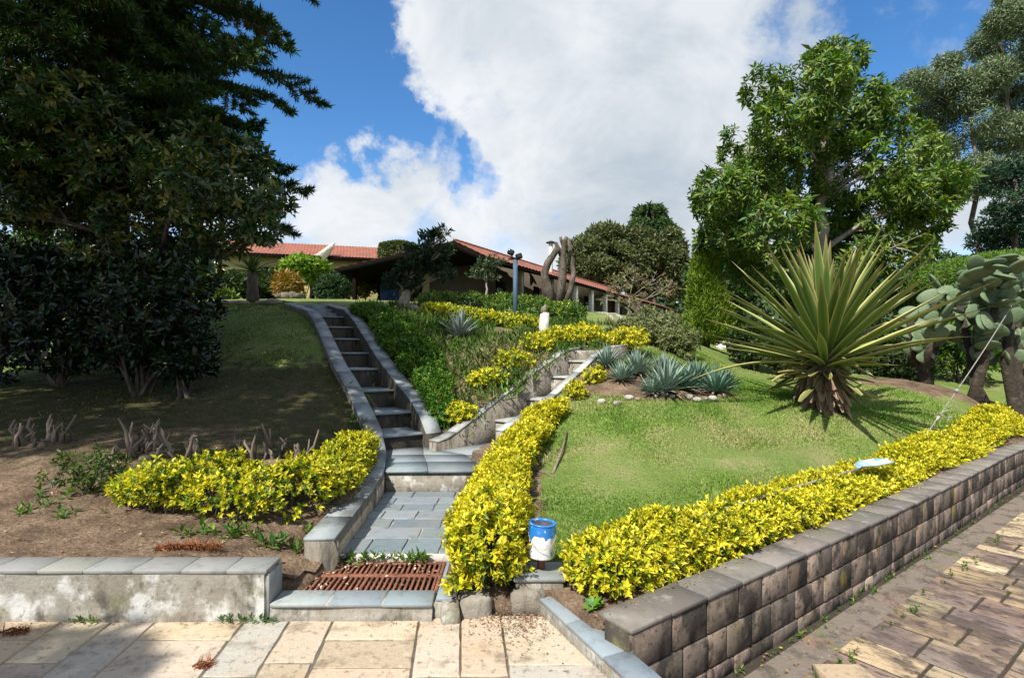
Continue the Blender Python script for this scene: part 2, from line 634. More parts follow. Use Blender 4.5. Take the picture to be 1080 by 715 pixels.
M['tile'] = mat('roof_tile', (.27, .095, .062), [(1.2, 6, (.17, .075, .058), .46, .64), (5, 7, (.095, .06, .05), .52, .68, (1, 1, 1), .75), (9, 5, (.36, .17, .11), .57, .72)], rough=.9, bump=(8, .6, .05))
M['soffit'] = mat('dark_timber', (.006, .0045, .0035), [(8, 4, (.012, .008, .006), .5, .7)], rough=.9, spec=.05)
M['wall_cream'] = mat('ochre_plaster', (.42, .35, .16), [(1.5, 5, (.34, .28, .14), .5, .7)], rough=.9, bump=(20, .2, .01))
M['wall_brown'] = mat('brown_plaster', (.10, .08, .062), [(1.5, 5, (.07, .055, .043), .5, .7)], rough=.9)
M['white'] = mat('white_paint', (.74, .72, .67), [(4, 6, (.55, .51, .44), .54, .72)], rough=.7)
M['white_worn'] = mat('worn_white_paint', (.62, .58, .52), [(9, 7, (.36, .29, .23), .52, .66), (3, 5, (.30, .20, .16), .58, .7)], rough=.85, bump=(30, .5, .01))
M['blue_door'] = mat('blue_paint', (.02, .06, .22), [(6, 4, (.03, .05, .14), .5, .7)], rough=.5)
M['glass_dark'] = mat('dark_glass', (.015, .018, .02), rough=.12, spec=.6)
M['pole_blue'] = mat('pole_paint', (.055, .10, .15), [(12, 5, (.035, .055, .075), .5, .7), (5, 4, (.09, .13, .16), .55, .7)], rough=.6)
M['black'] = mat('black_metal', (.02, .021, .023), rough=.5)
M['wire'] = mat('galvanised_wire', (.32, .305, .28), [(30, 4, (.25, .23, .2), .5, .7)], rough=.6, metal=.3)
M['plastic'] = mat('pale_plastic', (.46, .52, .56), [(9, 5, (.16, .32, .52), .50, .60), (30, 5, (.35, .33, .28), .56, .7)], rough=.45)
M['can_white'] = mat('can_white', (.72, .73, .74), [(9, 6, (.03, .17, .48), .58, .62, (1, 1, .5)), (22, 5, (.42, .47, .5), .56, .7, (1, 1, 1), .6), (30, 4, (.12, .20, .36), .60, .67, (1, 1, .12), .7)], rough=.35, spec=.5)
M['can_blue'] = mat('can_blue', (.02, .16, .50), [(14, 6, (.10, .36, .70), .56, .66), (20, 5, (.6, .66, .7), .64, .7)], rough=.3, spec=.5)
M['tin'] = mat('tin', (.42, .44, .46), rough=.35, metal=.8)
M['rock'] = mat('rock', None, [(7, 6, (.20, .18, .15), .5, .7), (22, 5, (.1, .09, .07), .56, .7)], rough=.95, bump=(18, .8, .03))
M['litter'] = mat('dry_leaf', None, rough=.8, spec=.2, transl=.1)
M['pad'] = mat('cactus_pad', (.105, .16, .085), [(4, 5, (.15, .18, .10), .5, .7), (9, 6, (.21, .19, .10), .58, .70), (30, 3, (.05, .055, .03), .62, .68), (45, 3, (.32, .31, .22), .66, .71)], rough=.62, bump=(30, .3, .01))
M['cactus_trunk'] = mat('cactus_trunk', (.045, .036, .027), [(7, 6, (.10, .085, .06), .52, .7), (25, 5, (.03, .025, .02), .52, .68)], rough=.95, bump=(16, .9, .04))


def ground_material():
    m = bpy.data.materials.new('ground_cover')
    m.use_nodes = True
    nt = m.node_tree
    nt.nodes.clear()
    N, L = nt.nodes.new, nt.links.new
    out = N('ShaderNodeOutputMaterial')
    b = N('ShaderNodeBsdfPrincipled')
    b.inputs['Roughness'].default_value = .95
    b.inputs['Specular IOR Level'].default_value = .15
    at = N('ShaderNodeAttribute'); at.attribute_name = 'tint'
    sep = N('ShaderNodeSeparateColor'); L(at.outputs['Color'], sep.inputs[0])
    geo = N('ShaderNodeNewGeometry')

    def noise(scale, detail=7, rough=.62):
        n = N('ShaderNodeTexNoise')
        n.inputs['Scale'].default_value = scale
        n.inputs['Detail'].default_value = detail
        n.inputs['Roughness'].default_value = rough
        L(geo.outputs['Position'], n.inputs['Vector'])
        return n.outputs['Fac']

    def ramp(fac, stops):
        r = N('ShaderNodeValToRGB')
        e = r.color_ramp.elements
        while len(e) < len(stops):
            e.new(.5)
        for i, (p, c) in enumerate(stops):
            e[i].position = p
            e[i].color = (*c, 1)
        L(fac, r.inputs[0])
        return r.outputs[0]

    def mix(fac, a, c, mode='MIX'):
        x = N('ShaderNodeMix'); x.data_type = 'RGBA'; x.blend_type = mode
        if isinstance(fac, float):
            x.inputs['Factor'].default_value = fac
        else:
            L(fac, x.inputs['Factor'])
        L(a, x.inputs[6]); L(c, x.inputs[7])
        return x.outputs[2]

    soil = ramp(noise(3.2), [(.3, (.085, .058, .040)), (.5, (.19, .135, .092)), (.68, (.29, .215, .155))])
    speck = ramp(noise(48, 5), [(.42, (.55, .5, .45)), (.6, (1, 1, 1)), (.72, (1.5, 1.35, 1.15))])
    soil = mix(.8, soil, speck, 'MULTIPLY')
    grass = ramp(noise(1.7, 8), [(.3, (.12, .18, .035)), (.5, (.17, .225, .06)), (.64, (.25, .25, .105)), (.74, (.32, .28, .155))])
    gs = ramp(noise(70, 4), [(.36, (.45, .5, .4)), (.55, (1, 1, 1)), (.7, (1.35, 1.3, 1.1))])
    grass = mix(.85, grass, gs, 'MULTIPLY')
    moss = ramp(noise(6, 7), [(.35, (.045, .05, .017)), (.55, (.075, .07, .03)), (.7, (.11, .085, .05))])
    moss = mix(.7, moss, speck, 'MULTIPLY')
    # tint: R grass, G moss, B extra roughness of soil
    mr = N('ShaderNodeMath'); mr.operation = 'ADD'
    n5 = noise(5, 6)
    sub = N('ShaderNodeMath'); sub.operation = 'MULTIPLY_ADD'
    L(n5, sub.inputs[0]); sub.inputs[1].default_value = 1.6; sub.inputs[2].default_value = -.8
    L(sep.outputs[0], mr.inputs[0]); L(sub.outputs[0], mr.inputs[1])
    cl = N('ShaderNodeMapRange'); cl.inputs['From Min'].default_value = .35; cl.inputs['From Max'].default_value = .65
    L(mr.outputs[0], cl.inputs['Value'])
    mg = N('ShaderNodeMath'); mg.operation = 'ADD'
    L(sep.outputs[1], mg.inputs[0]); L(sub.outputs[0], mg.inputs[1])
    cg = N('ShaderNodeMapRange'); cg.inputs['From Min'].default_value = .3; cg.inputs['From Max'].default_value = .7
    L(mg.outputs[0], cg.inputs['Value'])
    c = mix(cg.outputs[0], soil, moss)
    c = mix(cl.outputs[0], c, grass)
    L(c, b.inputs['Base Color'])
    bp = N('ShaderNodeBump'); bp.inputs['Strength'].default_value = .9; bp.inputs['Distance'].default_value = .05
    L(noise(22, 8), bp.inputs['Height']); L(bp.outputs[0], b.inputs['Normal'])
    L(b.outputs[0], out.inputs[0])
    return m


M['ground'] = ground_material()

# ------------------------------------------------------------------ terrain
WA = np.array((0.57, 2.70))                       # near corner of the retaining wall
WD = unit(np.array((5.72, 4.32)))                 # its direction
WN = np.array((-WD[1], WD[0]))                    # inward, to the lawn
LOW = -0.29                                       # level of the lower patio
# left stair: front lip of each tread
LST = [(404, 459.7, 6.82), (395, 436, 7.40), (379, 412, 8.0), (364.5, 389, 8.6), (356, 371.7, 9.2), (349, 356.6, 9.8), (343, 344, 10.4), (335, 333, 11.0)]
LST = [P(*a) for a in LST]
LS_DIR = unit(LST[-1][:2] - LST[0][:2])
LS_R = np.array((LS_DIR[1], -LS_DIR[0]))          # to the right, across the stair
LS_W = 0.52
TOP_L = np.array((-4.96, 12.5, 2.60))
# right stair: points where treads meet the wing wall
WING0 = np.array((-.85, 6.75)); WING1 = np.array((.885, 9.0))
RS_DIR = unit(WING1 - WING0)
RS_R = np.array((RS_DIR[1], -RS_DIR[0]))
RST = [(.355, .618), (.608, .86), (.839, 1.158), (1.02, 1.397)]
RS_W = 0.42

CP = [(-1.75, 3.45, .26), (-1.5, 3.5, .19), (-1.36, 3.75, .15), (-1.42, 4.0, .22), (-3, 3.4, .28), (-5, 3.4, .29), (-6.5, 3.5, .3), (-1.3, 4.2, .26), (-3, 4.3, .36), (-5, 4.5, .43), (-7, 4.5, .48),
      (-1.35, 5.6, .33), (-2.3, 5.6, .47), (-4, 5.6, .6), (-7, 6, .8), (-1.85, 6.8, .50), (-3.2, 7, .78), (-5, 7.2, .85), (-8, 7.5, .9),
      (-6, 9.5, 1.5), (-9, 9.5, 1.4), (-6.5, 11, 2.1), (-7, 12.5, 2.5), (-11, 12.5, 2.3), (-8, 16, 2.95), (-15, 16, 2.7), (-5, 20, 3.3), (-20, 25, 3.6),
      (-.62, 7.1, .48), (-.45, 7.35, .72), (.0, 7.95, 1.02), (.42, 8.5, 1.28), (.8, 9.05, 1.52), (-.9, 8.2, 1.02),
      (0, 10, 1.72), (-1, 11, 2.0), (1.2, 11, 1.75), (0, 13, 2.15), (3, 10.5, 1.5), (4, 13, 1.85), (-2, 14, 2.5), (0, 20, 2.85), (5, 20, 2.5),
      (-20, 38, 5.0), (-13, 36, 4.55), (-6, 32, 4.2), (-2, 29, 3.9), (3, 38, 3.95), (6, 45, 4.0), (9, 52, 4.1), (8, 30, 2.9), (14, 38, 2.6),
      (.6, 2.95, .15), (2.5, 4.35, .16), (5, 6.25, .17), (7, 7.75, .18), (10, 10, .2), (14, 13, .25), (0, 3.6, .15), (-.2, 4.5, .20), (-.3, 5.5, .28), (-.3, 6.3, .38),
      (.6, 5, .31), (1.5, 6, .5), (3, 6, .40), (3, 7.2, .68), (4.27, 7.5, .785), (1.2, 7.3, .80), (2, 7.8, .96), (3, 8, .95), (2.5, 9, 1.12), (4, 9.5, .98),
      (6, 8.5, .74), (8, 9.5, .68), (8, 12, .9), (12, 12, .6), (5, 12, 1.15), (6, 18, 1.6), (15, 20, 1.1), (25, 38, 2.2), (.8, 7.1, .70), (-.42, 6.42, .40), (-.08, 6.95, .53), (.25, 7.36, .68), (.6, 7.8, .88), (.95, 8.25, 1.12), (1.3, 8.68, 1.36), (1.8, 9.6, 1.5),
      (.45, 3.3, .15), (1.5, 3.95, .15), (3.3, 5.3, .16), (4.2, 5.95, .16), (5.9, 7.25, .17), (8.5, 9.25, .18), (11.5, 11.5, .2), (3.4, 6.2, .36), (5.2, 7.4, .48), (6.8, 8.4, .55),
      (-8.5, 3, .15), (-8.5, 0, 0), (-8, -5, 0), (-20, 0, 0), (-20, 6, .8), (30, 15, .2), (30, 25, .6)]
for p in LST[1:]:
    CP.append((p[0] - LS_R[0] * .2, p[1] - LS_R[1] * .2, p[2] - .03))
    q = p[:2] + LS_R * (LS_W + .2)
    CP.append((q[0], q[1], p[2] + .03))
CP.append((-5.2, 12.5, 2.56)); CP.append((-4.2, 12.6, 2.56))
CP = np.array(CP)


def _tps(r2):
    return np.where(r2 > 1e-12, .5 * r2 * np.log(np.maximum(r2, 1e-12)), 0.0)


_n = len(CP)
_K = _tps(((CP[:, None, :2] - CP[None, :, :2]) ** 2).sum(-1)) + np.eye(_n) * .004
_Pm = np.hstack([np.ones((_n, 1)), CP[:, :2]])
_sol = np.linalg.solve(np.block([[_K, _Pm], [_Pm.T, np.zeros((3, 3))]]), np.concatenate([CP[:, 2], np.zeros(3)]))


def H(x, y):
    x = np.asarray(x, float); y = np.asarray(y, float)
    shp = np.broadcast(x, y).shape
    x = np.broadcast_to(x, shp).ravel(); y = np.broadcast_to(y, shp).ravel()
    out = np.empty(len(x))
    for i in range(0, len(x), 20000):
        xs, ys = x[i:i + 20000], y[i:i + 20000]
        cx, cy = np.clip(xs, -22, 30), np.clip(ys, -5, 52)
        k = _tps((cx[:, None] - CP[:, 0]) ** 2 + (cy[:, None] - CP[:, 1]) ** 2)
        z = k @ _sol[:_n] + _sol[_n] + _sol[_n + 1] * cx + _sol[_n + 2] * cy
        out[i:i + 20000] = z
    return out.reshape(shp)


def inpoly(x, y, poly):
    c = np.zeros(np.shape(x), bool)
    n = len(poly)
    for i in range(n):
        x0, y0 = poly[i]; x1, y1 = poly[(i + 1) % n]
        cond = ((y0 > y) != (y1 > y))
        with np.errstate(divide='ignore', invalid='ignore'):
            c ^= cond & (x < (x1 - x0) * (y - y0) / (y1 - y0 + 1e-12) + x0)
    return c


# plan outline of the paved left part: patio, drain, path, landing and stairs
KERB_IN = [G(352, 567, .30)[:2], (-1.245, 4.3), (-1.27, 5.0), (-1.30, 5.6), (-1.42, 6.2), tuple(LST[0][:2] + LS_DIR * .1)]   # inner edge of the left path kerb
KERB_Z = [.30, .30, .315, .36, .43, .60]
st_l0 = LST[0][:2]; st_l1 = LST[-1][:2] + LS_DIR * .6
PAVE = [(-6.5, -8), (-6.5, 3.31), (-1.44, 3.31), (-1.44, 3.42), (-1.36, 3.5), (-1.30, 3.75)] + [(p[0] - .1, p[1]) for p in KERB_IN] + \
       [tuple(st_l1 - LS_R * .1), tuple(TOP_L[:2] + (-.1, .2)), tuple(TOP_L[:2] + LS_R * .6), tuple(st_l1 + LS_R * (LS_W + .1)), tuple(st_l0 + LS_R * (LS_W + .1)),
        (-.93, 6.82), tuple(WING1 - RS_R * .1), tuple(WING1 + RS_DIR * .6 - RS_R * .1), tuple(WING1 + RS_DIR * .6 + RS_R * (RS_W + .06)),
        tuple(WING0 + RS_R * (RS_W + .06)), (-.44, 5.6), (-.36, 4.0), (-.30, 3.45), (.16, 3.42), (.46, 3.47), (.74, 3.16), tuple(WA + WN * .10 + WD * .30)]
PAVE += [tuple(WA + WN * .1 + WD * 40), (60, -8)]


def terrain():
    xs = np.concatenate([-np.geomspace(9, 700, 45)[::-1], np.arange(-8.93, 9.5, .07), np.geomspace(9.6, 700, 45)])
    ys = np.concatenate([[-60, -20, -8], np.arange(-5, 3, .5), np.arange(3.0, 13.5, .07), np.geomspace(13.6, 800, 60)])
    X, Y = np.meshgrid(xs, ys)
    Z = H(X, Y)
    p3 = np.stack([X, Y, Z * 0], -1)
    Z = Z + .012 * vnoise(p3, 2.2, 1) * (Y > 3.4) + .02 * vnoise(p3, .7, 2) * (Y > 3.4)
    far = np.clip((np.hypot(X, Y) - 60) / 200, 0, 1)
    Z = Z * (1 - far) + far * (3.0 + 1.5 * vnoise(p3, .004, 3))
    nx, ny = len(xs), len(ys)
    idx = np.arange(nx * ny).reshape(ny, nx)
    f = np.stack([idx[:-1, :-1], idx[:-1, 1:], idx[1:, 1:], idx[1:, :-1]], -1).reshape(-1, 4)
    cx = (X[:-1, :-1] + X[1:, 1:]).ravel() / 2
    cy = (Y[:-1, :-1] + Y[1:, 1:]).ravel() / 2
    f = f[~inpoly(cx, cy, PAVE)]
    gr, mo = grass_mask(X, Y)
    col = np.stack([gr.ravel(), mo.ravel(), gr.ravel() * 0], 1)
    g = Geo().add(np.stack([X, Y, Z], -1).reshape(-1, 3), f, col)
    used = np.zeros(len(g.v[0]), bool); used[f.ravel()] = True
    rm = np.cumsum(used) - 1
    g.v[0] = g.v[0][used]; g.c[0] = g.c[0][used]; g.f4[0] = rm[g.f4[0]]; g.n = used.sum()
    tag(part('terrain', g, M['ground'], smooth=True), kind='structure', label='sloping garden ground of lawn, moss and bare soil')


def sstep(a, b, x):
    t = np.clip((x - a) / (b - a), 0, 1)
    return t * t * (3 - 2 * t)


def wall_dist(X, Y):
    return (X - WA[0]) * WN[0] + (Y - WA[1]) * WN[1]


def grass_mask(X, Y):
    p3 = np.stack([X, Y, X * 0], -1)
    n = vnoise(p3, 1.3, 4)
    lawn = sstep(.55, .8, wall_dist(X, Y) + .08 * n) * sstep(-.05, .25, X - .045 * Y + .06 + .06 * n) * (Y > 3)
    ag = np.exp(-(((X - 2.0) / 1.25) ** 2 + ((Y - 8.15) / .62) ** 2) ** 2)
    cact = np.exp(-(((X - 7.6) / 2.0) ** 2 + ((Y - 9.8) / .9) ** 2) ** 2)
    lawn = lawn * (1 - ag) * (1 - .85 * cact)
    left = X < -.52 * Y + 2.2
    bank = np.where(left, sstep(7.5, 11.0, Y + .5 * n - .25 * (X + 3)), lawn)
    bed = (X > -.52 * Y + 2.7) & (X < .77 * (Y - 6.75) - .8) & (Y > 6.6)
    g = np.where(bed, .25 + .35 * sstep(9, 13, Y), bank)
    g = np.where(Y > 14, np.maximum(g, .8), g)
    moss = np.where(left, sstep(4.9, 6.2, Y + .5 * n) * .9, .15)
    return g, moss


terrain()


def on(x, y, dz=0.0):
    return np.array((x, y, float(H(x, y)) + dz))


def sight(px, py_guess, Y):
    """ground point below that column at depth Y"""
    x = (px - 540) / F * Y
    return on(x, Y)


# ------------------------------------------------------------------ paving
def vary(c, s=.1):
    k = 1 + rng.normal(0, s)
    return np.clip(np.array(c) * k * (1 + rng.normal(0, .018, 3)), .01, .9)


def paver(g, x0, x1, y0, y1, z, t, col, gap=.008, fr=None, jit=.003):
    """a paving slab with a slightly irregular chamfered outline; fr maps plan coordinates"""
    x0 += gap + rng.uniform(0, jit); x1 -= gap + rng.uniform(0, jit)
    y0 += gap + rng.uniform(0, jit); y1 -= gap + rng.uniform(0, jit)
    if x1 - x0 < .02 or y1 - y0 < .02:
        return
    b = .0045
    zt = z + rng.normal(0, .0012)
    sl = rng.normal(0, .002, 2)
    nx = max(1, int((x1 - x0) / .06)); ny = max(1, int((y1 - y0) / .06))
    per = [(x, y0) for x in np.linspace(x0, x1, nx + 1)[:-1]] + [(x1, y) for y in np.linspace(y0, y1, ny + 1)[:-1]] + \
          [(x, y1) for x in np.linspace(x1, x0, nx + 1)[:-1]] + [(x0, y) for y in np.linspace(y1, y0, ny + 1)[:-1]]
    per = np.array(per)
    cen = np.array(((x0 + x1) / 2, (y0 + y1) / 2))
    per = per + rng.normal(0, .0016, per.shape)
    inn = per + np.sign(cen - per) * b
    tilt = lambda q: zt + (q - cen) @ sl
    if fr is not None:
        P_, I_ = fr(per), fr(inn)
    else:
        P_, I_ = per, inn
    n = len(per)
    v = np.vstack([np.c_[P_, np.full(n, z - t)], np.c_[P_, tilt(per) - b], np.c_[I_, tilt(inn)]])
    fs = []
    for i in range(n):
        k = (i + 1) % n
        fs += [(i, k, n + k, n + i), (n + i, n + k, 2 * n + k, 2 * n + i)]
    g.mixed(v, fs, col)
    c3 = fr(cen[None])[0] if fr is not None else cen
    base = np.vstack([np.c_[I_, tilt(inn)], [[c3[0], c3[1], zt]]])
    g.add(base, np.array([(i, (i + 1) % n, n) for i in range(n)]), col)


def left_patio():
    root = thing('upper_patio', 'cream stone paving of the upper patio in long slabs', None, (0, 2, 0))
    root['kind'] = 'structure'
    del root['label']
    base = Geo()
    kx = lambda y: np.interp(y, [-3, 2.52, 3.30, 3.36], [2.9, .60, .30, .28])
    base.prism([(-6.5, -3), (2.9, -3), (.62, 2.5), (.30, 3.36), (-6.5, 3.36)], -.12, -.007)
    part('bedding', base, M['grout'], root)
    g = Geo()
    cols = [(.44, .36, .26), (.47, .40, .31), (.41, .325, .225), (.39, .36, .315), (.46, .37, .27), (.39, .32, .25), (.47, .41, .33)]
    # columns of slabs run away from the camera; joints at these places along the wall foot
    ed = [65, 118, 164, 257, 305, 351, 442, 486, 529, 622]
    ed = [(e - 540) / F * 3.22 for e in ed]
    left = [ed[0]]
    k = 0
    while left[-1] > -6.3:
        left.append(left[-1] - (.255 if k % 3 else .51)); k += 1
    ed = left[::-1][:-1] + ed
    while ed[-1] < 2.9:
        ed.append(ed[-1] + (.255 if int(ed[-1] * 7) % 3 else .51))
    sh = -.091
    fr = lambda q: np.stack([q[:, 0] + sh * (q[:, 1] - 3.22), q[:, 1]], 1)
    for i in range(len(ed) - 1):
        w = ed[i + 1] - ed[i]
        wide = w > .4
        step = .262 if wide else .78
        y = 3.30 - (.0 if wide else rng.choice([.0, .12, .3, .45]))
        y0 = 3.30
        first = True
        while y0 > -2.9:
            d = step if not first else (.28 if wide else rng.choice([.5, .62, .85]))
            if wide and rng.random() < .2:
                d = .52
            y1 = max(y0 - d, -2.95)
            cx = (ed[i] + ed[i + 1]) / 2
            if max(ed[i], ed[i + 1]) + sh * (y0 - 3.22) < kx(y0) + .35 or y1 < 2.2:
                paver(g, ed[i], ed[i + 1], y1, y0, 0.0, .03, vary(cols[rng.integers(len(cols))], .07), fr=fr, gap=.0045)
            y0 = y1
            first = False
    part('paving', g, M['patio'], root)


def right_patio():
    root = thing('lower_patio', 'x', None, (3, 2, LOW))
    root['kind'] = 'structure'
    del root['label']
    # frame: u along the wall, w away from it (towards the camera)
    O = WA
    fr = lambda q: O[None] + q[:, :1] * WD[None] - q[:, 1:] * WN[None]
    base = Geo()
    c = fr(np.array([(-9.0, -.1), (30, -.1), (30, 12), (-9.0, 12)]))
    base.prism(c[::-1], LOW - .15, LOW - .007)
    part('bedding', base, M['grout_dark'], root)
    g = Geo()
    cols = [(.30, .22, .14), (.21, .15, .115), (.36, .28, .18), (.165, .12, .10), (.40, .32, .215), (.24, .17, .12), (.20, .155, .13)]
    w0 = .285
    # bands of planks across, separated by long straight joints parallel to the wall
    bands = [w0, .98, 1.42, 2.05, 2.5, 3.1, 3.7, 4.4, 5.1, 6.0]
    for k in range(len(bands) - 1):
        u = -1.2 + rng.uniform(0, .2)
        lim = 16 if k < 5 else 8
        while u < lim:
            d = rng.choice([.16, .22, .30, .36])
            if rng.random() < .6:
                m = rng.uniform(.35, .65) * (bands[k + 1] - bands[k]) + bands[k]
                paver(g, u, u + d, bands[k], m, LOW, .03, vary(cols[rng.integers(len(cols))], .2), fr=fr, gap=.0085)
                paver(g, u, u + d, m, bands[k + 1], LOW, .03, vary(cols[rng.integers(len(cols))], .2), fr=fr, gap=.0085)
            else:
                paver(g, u, u + d, bands[k], bands[k + 1], LOW, .03, vary(cols[rng.integers(len(cols))], .2), fr=fr, gap=.0085)
            u += d
    part('paving', g, M['patio_dark'], root)
    # narrow concrete gutter at the wall foot
    gt = Geo()
    us = np.linspace(-1.5, 16, 40)
    a = fr(np.stack([us, np.full(40, .10)], 1)); b = fr(np.stack([us, .315 + .012 * np.sin(us * 3.1)], 1))
    v = np.vstack([np.c_[a, np.full(40, LOW + .008)], np.c_[b, np.full(40, LOW - .003)]])
    gt.add(v, np.array([(i, 40 + i, 41 + i, i + 1) for i in range(39)]))
    part('gutter', gt, M['gutter'], root)


left_patio()
right_patio()
SL = [(.20, .24, .265), (.22, .26, .28), (.18, .22, .25), (.235, .265, .275), (.205, .235, .245)]


def slate():
    return vary(SL[rng.integers(len(SL))], .08)


# ------------------------------------------------------------------ walls and kerbs on the left
def front_wall():
    xr = -1.44
    root = thing('low_garden_wall', 'low mottled concrete wall with grey slate coping, left of the drain grate', 'wall', (-3.5, 3.3, 0))
    g = Geo()
    # body with gently uneven face
    xs = np.linspace(-6.6, xr - .012, 90); zs = np.linspace(-.05, .275, 10)
    X, Z = np.meshgrid(xs, zs)
    Y = 3.225 + .006 * vnoise(np.stack([X, Z, X * 0], -1), 3.0, 5) + .012 * np.exp(-((Z - .02) / .03) ** 2) * -1
    idx = np.arange(X.size).reshape(X.shape)
    f = np.stack([idx[:-1, :-1], idx[:-1, 1:], idx[1:, 1:], idx[1:, :-1]], -1).reshape(-1, 4)
    g.add(np.stack([X, Y, Z], -1).reshape(-1, 3), f)
    g.box(((-6.6 + xr - .012) / 2, 3.33, .11), (6.6 + xr - .012, .18, .33))
    part('wall_body', g, M['concrete'], root)
    c = Geo()
    x = xr + .004
    for i in range(14):
        w = .262 + rng.uniform(-.02, .03) if i else .24
        c.box((x - w / 2, 3.322, .2885), (w - .007, .205, .024), bevel=.003, col=vary((.24, .245, .23), .05))
        x -= w
    part('coping', c, M['slate'], root)
    j = Geo().box(((-6.6 + xr) / 2 - .002, 3.322, .286), (6.6 + xr - .006, .198, .022))
    part('coping_joint', j, M['joint'], root)
    e = Geo().box((xr + .004, 3.325, .145), (.018, .185, .255), bevel=.003, col=(.22, .245, .25))
    part('end_slab', e, M['slate'], root)


def low_kerb():
    root = thing('low_kerb', 'low slate topped concrete kerb in front of the drain grate', 'kerb', (-.95, 3.3, 0))
    x0, x1 = -1.425, -.47
    g = Geo()
    xs = np.linspace(x0, x1, 30); zs = np.linspace(-.05, .078, 6)
    X, Z = np.meshgrid(xs, zs)
    Y = 3.238 + .009 * vnoise(np.stack([X, Z, X * 0], -1), 5.0, 8) - .02 * np.exp(-((Z - .0) / .03) ** 2)
    idx = np.arange(X.size).reshape(X.shape)
    g.add(np.stack([X, Y, Z], -1).reshape(-1, 3), np.stack([idx[:-1, :-1], idx[:-1, 1:], idx[1:, 1:], idx[1:, :-1]], -1).reshape(-1, 4))
    g.box(((x0 + x1) / 2, 3.335, .0135), (x1 - x0, .15, .127))
    g.box((-.395, 3.62, .01), (.14, .72, .13))
    part('kerb_body', g, M['concrete'], root)
    c = Geo()
    e = [x0, -1.09, -.765, x1]
    for i in range(3):
        c.box(((e[i] + e[i + 1]) / 2, 3.322, .088), (e[i + 1] - e[i] - .009, .185, .022), bevel=.003, col=slate() * 1.15)
    for a, b in ((3.30, 3.62), (3.63, 3.97)):
        c.box((-.395, (a + b) / 2, .0885), (.125, b - a - .008, .022), bevel=.003, col=slate() * 1.1)
    part('coping', c, M['slate'], root)
    part('coping_joint', Geo().box(((x0 + x1) / 2, 3.32, .086), (x1 - x0 - .006, .178, .02)), M['joint'], root)
    # rough lumps of old concrete at the right end
    st = thing('concrete_block', 'rough concrete lump beside the yellow hedge foot at the drain corner', 'block', (-.33, 3.26, 0))
    r = Geo()
    rockmesh(r, (-.37, 3.285, .02), (.10, .06, .075), (.36, .31, .25), 1, .5, 1.6)
    rockmesh(r, (-.22, 3.33, .03), (.10, .07, .09), (.32, .28, .22), 2, .5, 1.6)
    part('lump', r, M['concrete'], st, True)
    b = thing('stone_block', 'low slate topped stone block under the paint can post', 'block', (.16, 3.45, 0))
    q = Geo()
    q.box((.17, 3.50, .06), (.30, .25, .21), bevel=.012)
    q.box((.10, 3.36, .04), (.22, .08, .17), bevel=.02)
    part('block_body', q, M['concrete_dark'], b)
    part('top_slab', Geo().box((.17, 3.50, .178), (.32, .27, .024), bevel=.004, col=(.20, .215, .215)), M['slate'], b)


_ICO = None


def ico():
    global _ICO
    if _ICO is None:
        import bmesh
        bm = bmesh.new()
        bmesh.ops.create_icosphere(bm, subdivisions=3, radius=1)
        v = np.array([x.co[:] for x in bm.verts]); f = np.array([[q.index for q in t.verts] for t in bm.faces])
        bm.free()
        _ICO = (v, f)
    return _ICO


def rockmesh(g, c, size, col, seed=0, pw=.85, rough=1.0):
    v, f = ico()
    k = 1 + .18 * vnoise(v, 1.1, seed) + .07 * rough * vnoise(v, 3.0, seed + 3) + .03 * rough * vnoise(v, 7.0, seed + 5)
    q = v * k[:, None]
    q = np.sign(q) * np.abs(q) ** pw
    a = seed * 1.7
    rz = np.array([[math.cos(a), -math.sin(a), 0], [math.sin(a), math.cos(a), 0], [0, 0, 1]])
    q = (q * np.asarray(size)) @ rz.T
    g.add(q + np.asarray(c, float), f, vary(col, .08))


def drain():
    root = thing('drain_grate', 'rusty brown iron grate over the drain between kerb and slate path', 'grate', (-.95, 3.7, .05))
    x0, x1, y0, y1, z = -1.36, -.47, 3.43, 3.93, .068
    pit = Geo()
    pit.box(((x0 + x1) / 2, (y0 + y1) / 2, -.25), (x1 - x0, y1 - y0, .02))
    for px_ in (x0 - .004, x1 - .006):
        pit.box((px_, (y0 + y1) / 2, -.09), (.012, y1 - y0, .28))
    for py_ in (y0 - .006, y1 + .006):
        pit.box(((x0 + x1) / 2, py_, -.09), (x1 - x0, .012, .28))
    part('pit', pit, M['mortar'], root)
    fr_ = Geo()
    ym = (y0 + y1) / 2 + .02
    for y, w in ((y0 + .015, .028), (ym, .042), (y1 - .015, .028)):
        fr_.box(((x0 + x1) / 2, y, z), (x1 - x0, w, .016), bevel=.002)
    for x in (x0 + .012, (x0 + x1) / 2 - .05, x1 - .012):
        fr_.box((x, (y0 + y1) / 2, z - .001), (.022, y1 - y0, .015), bevel=.002)
    part('grate_frame', fr_, M['rust'], root)
    bars = Geo()
    n = 24
    for s, (a, b) in enumerate(((y0 + .03, ym - .02), (ym + .02, y1 - .03))):
        for i in range(n):
            x = x0 + .04 + (x1 - x0 - .08) * i / (n - 1)
            bars.box((x + .004, (a + b) / 2, z - .004), (.0165, b - a, .02), bevel=.002)
    part('grate_bars', bars, M['rust'], root)
    d = Geo()
    poly = [(x0 - .12, 3.42), (x0 + .02, 3.42), (x0 + .06, 3.60), (x0 + .16, 3.80), (x0 + .22, 3.95), (x0 + .02, 3.97)]
    d.prism(poly, .0, [.075, .06, .06, .07, .08, .14], (0, .1, 0))
    tag(part('silt', d, M['ground'], smooth=False), kind='structure')


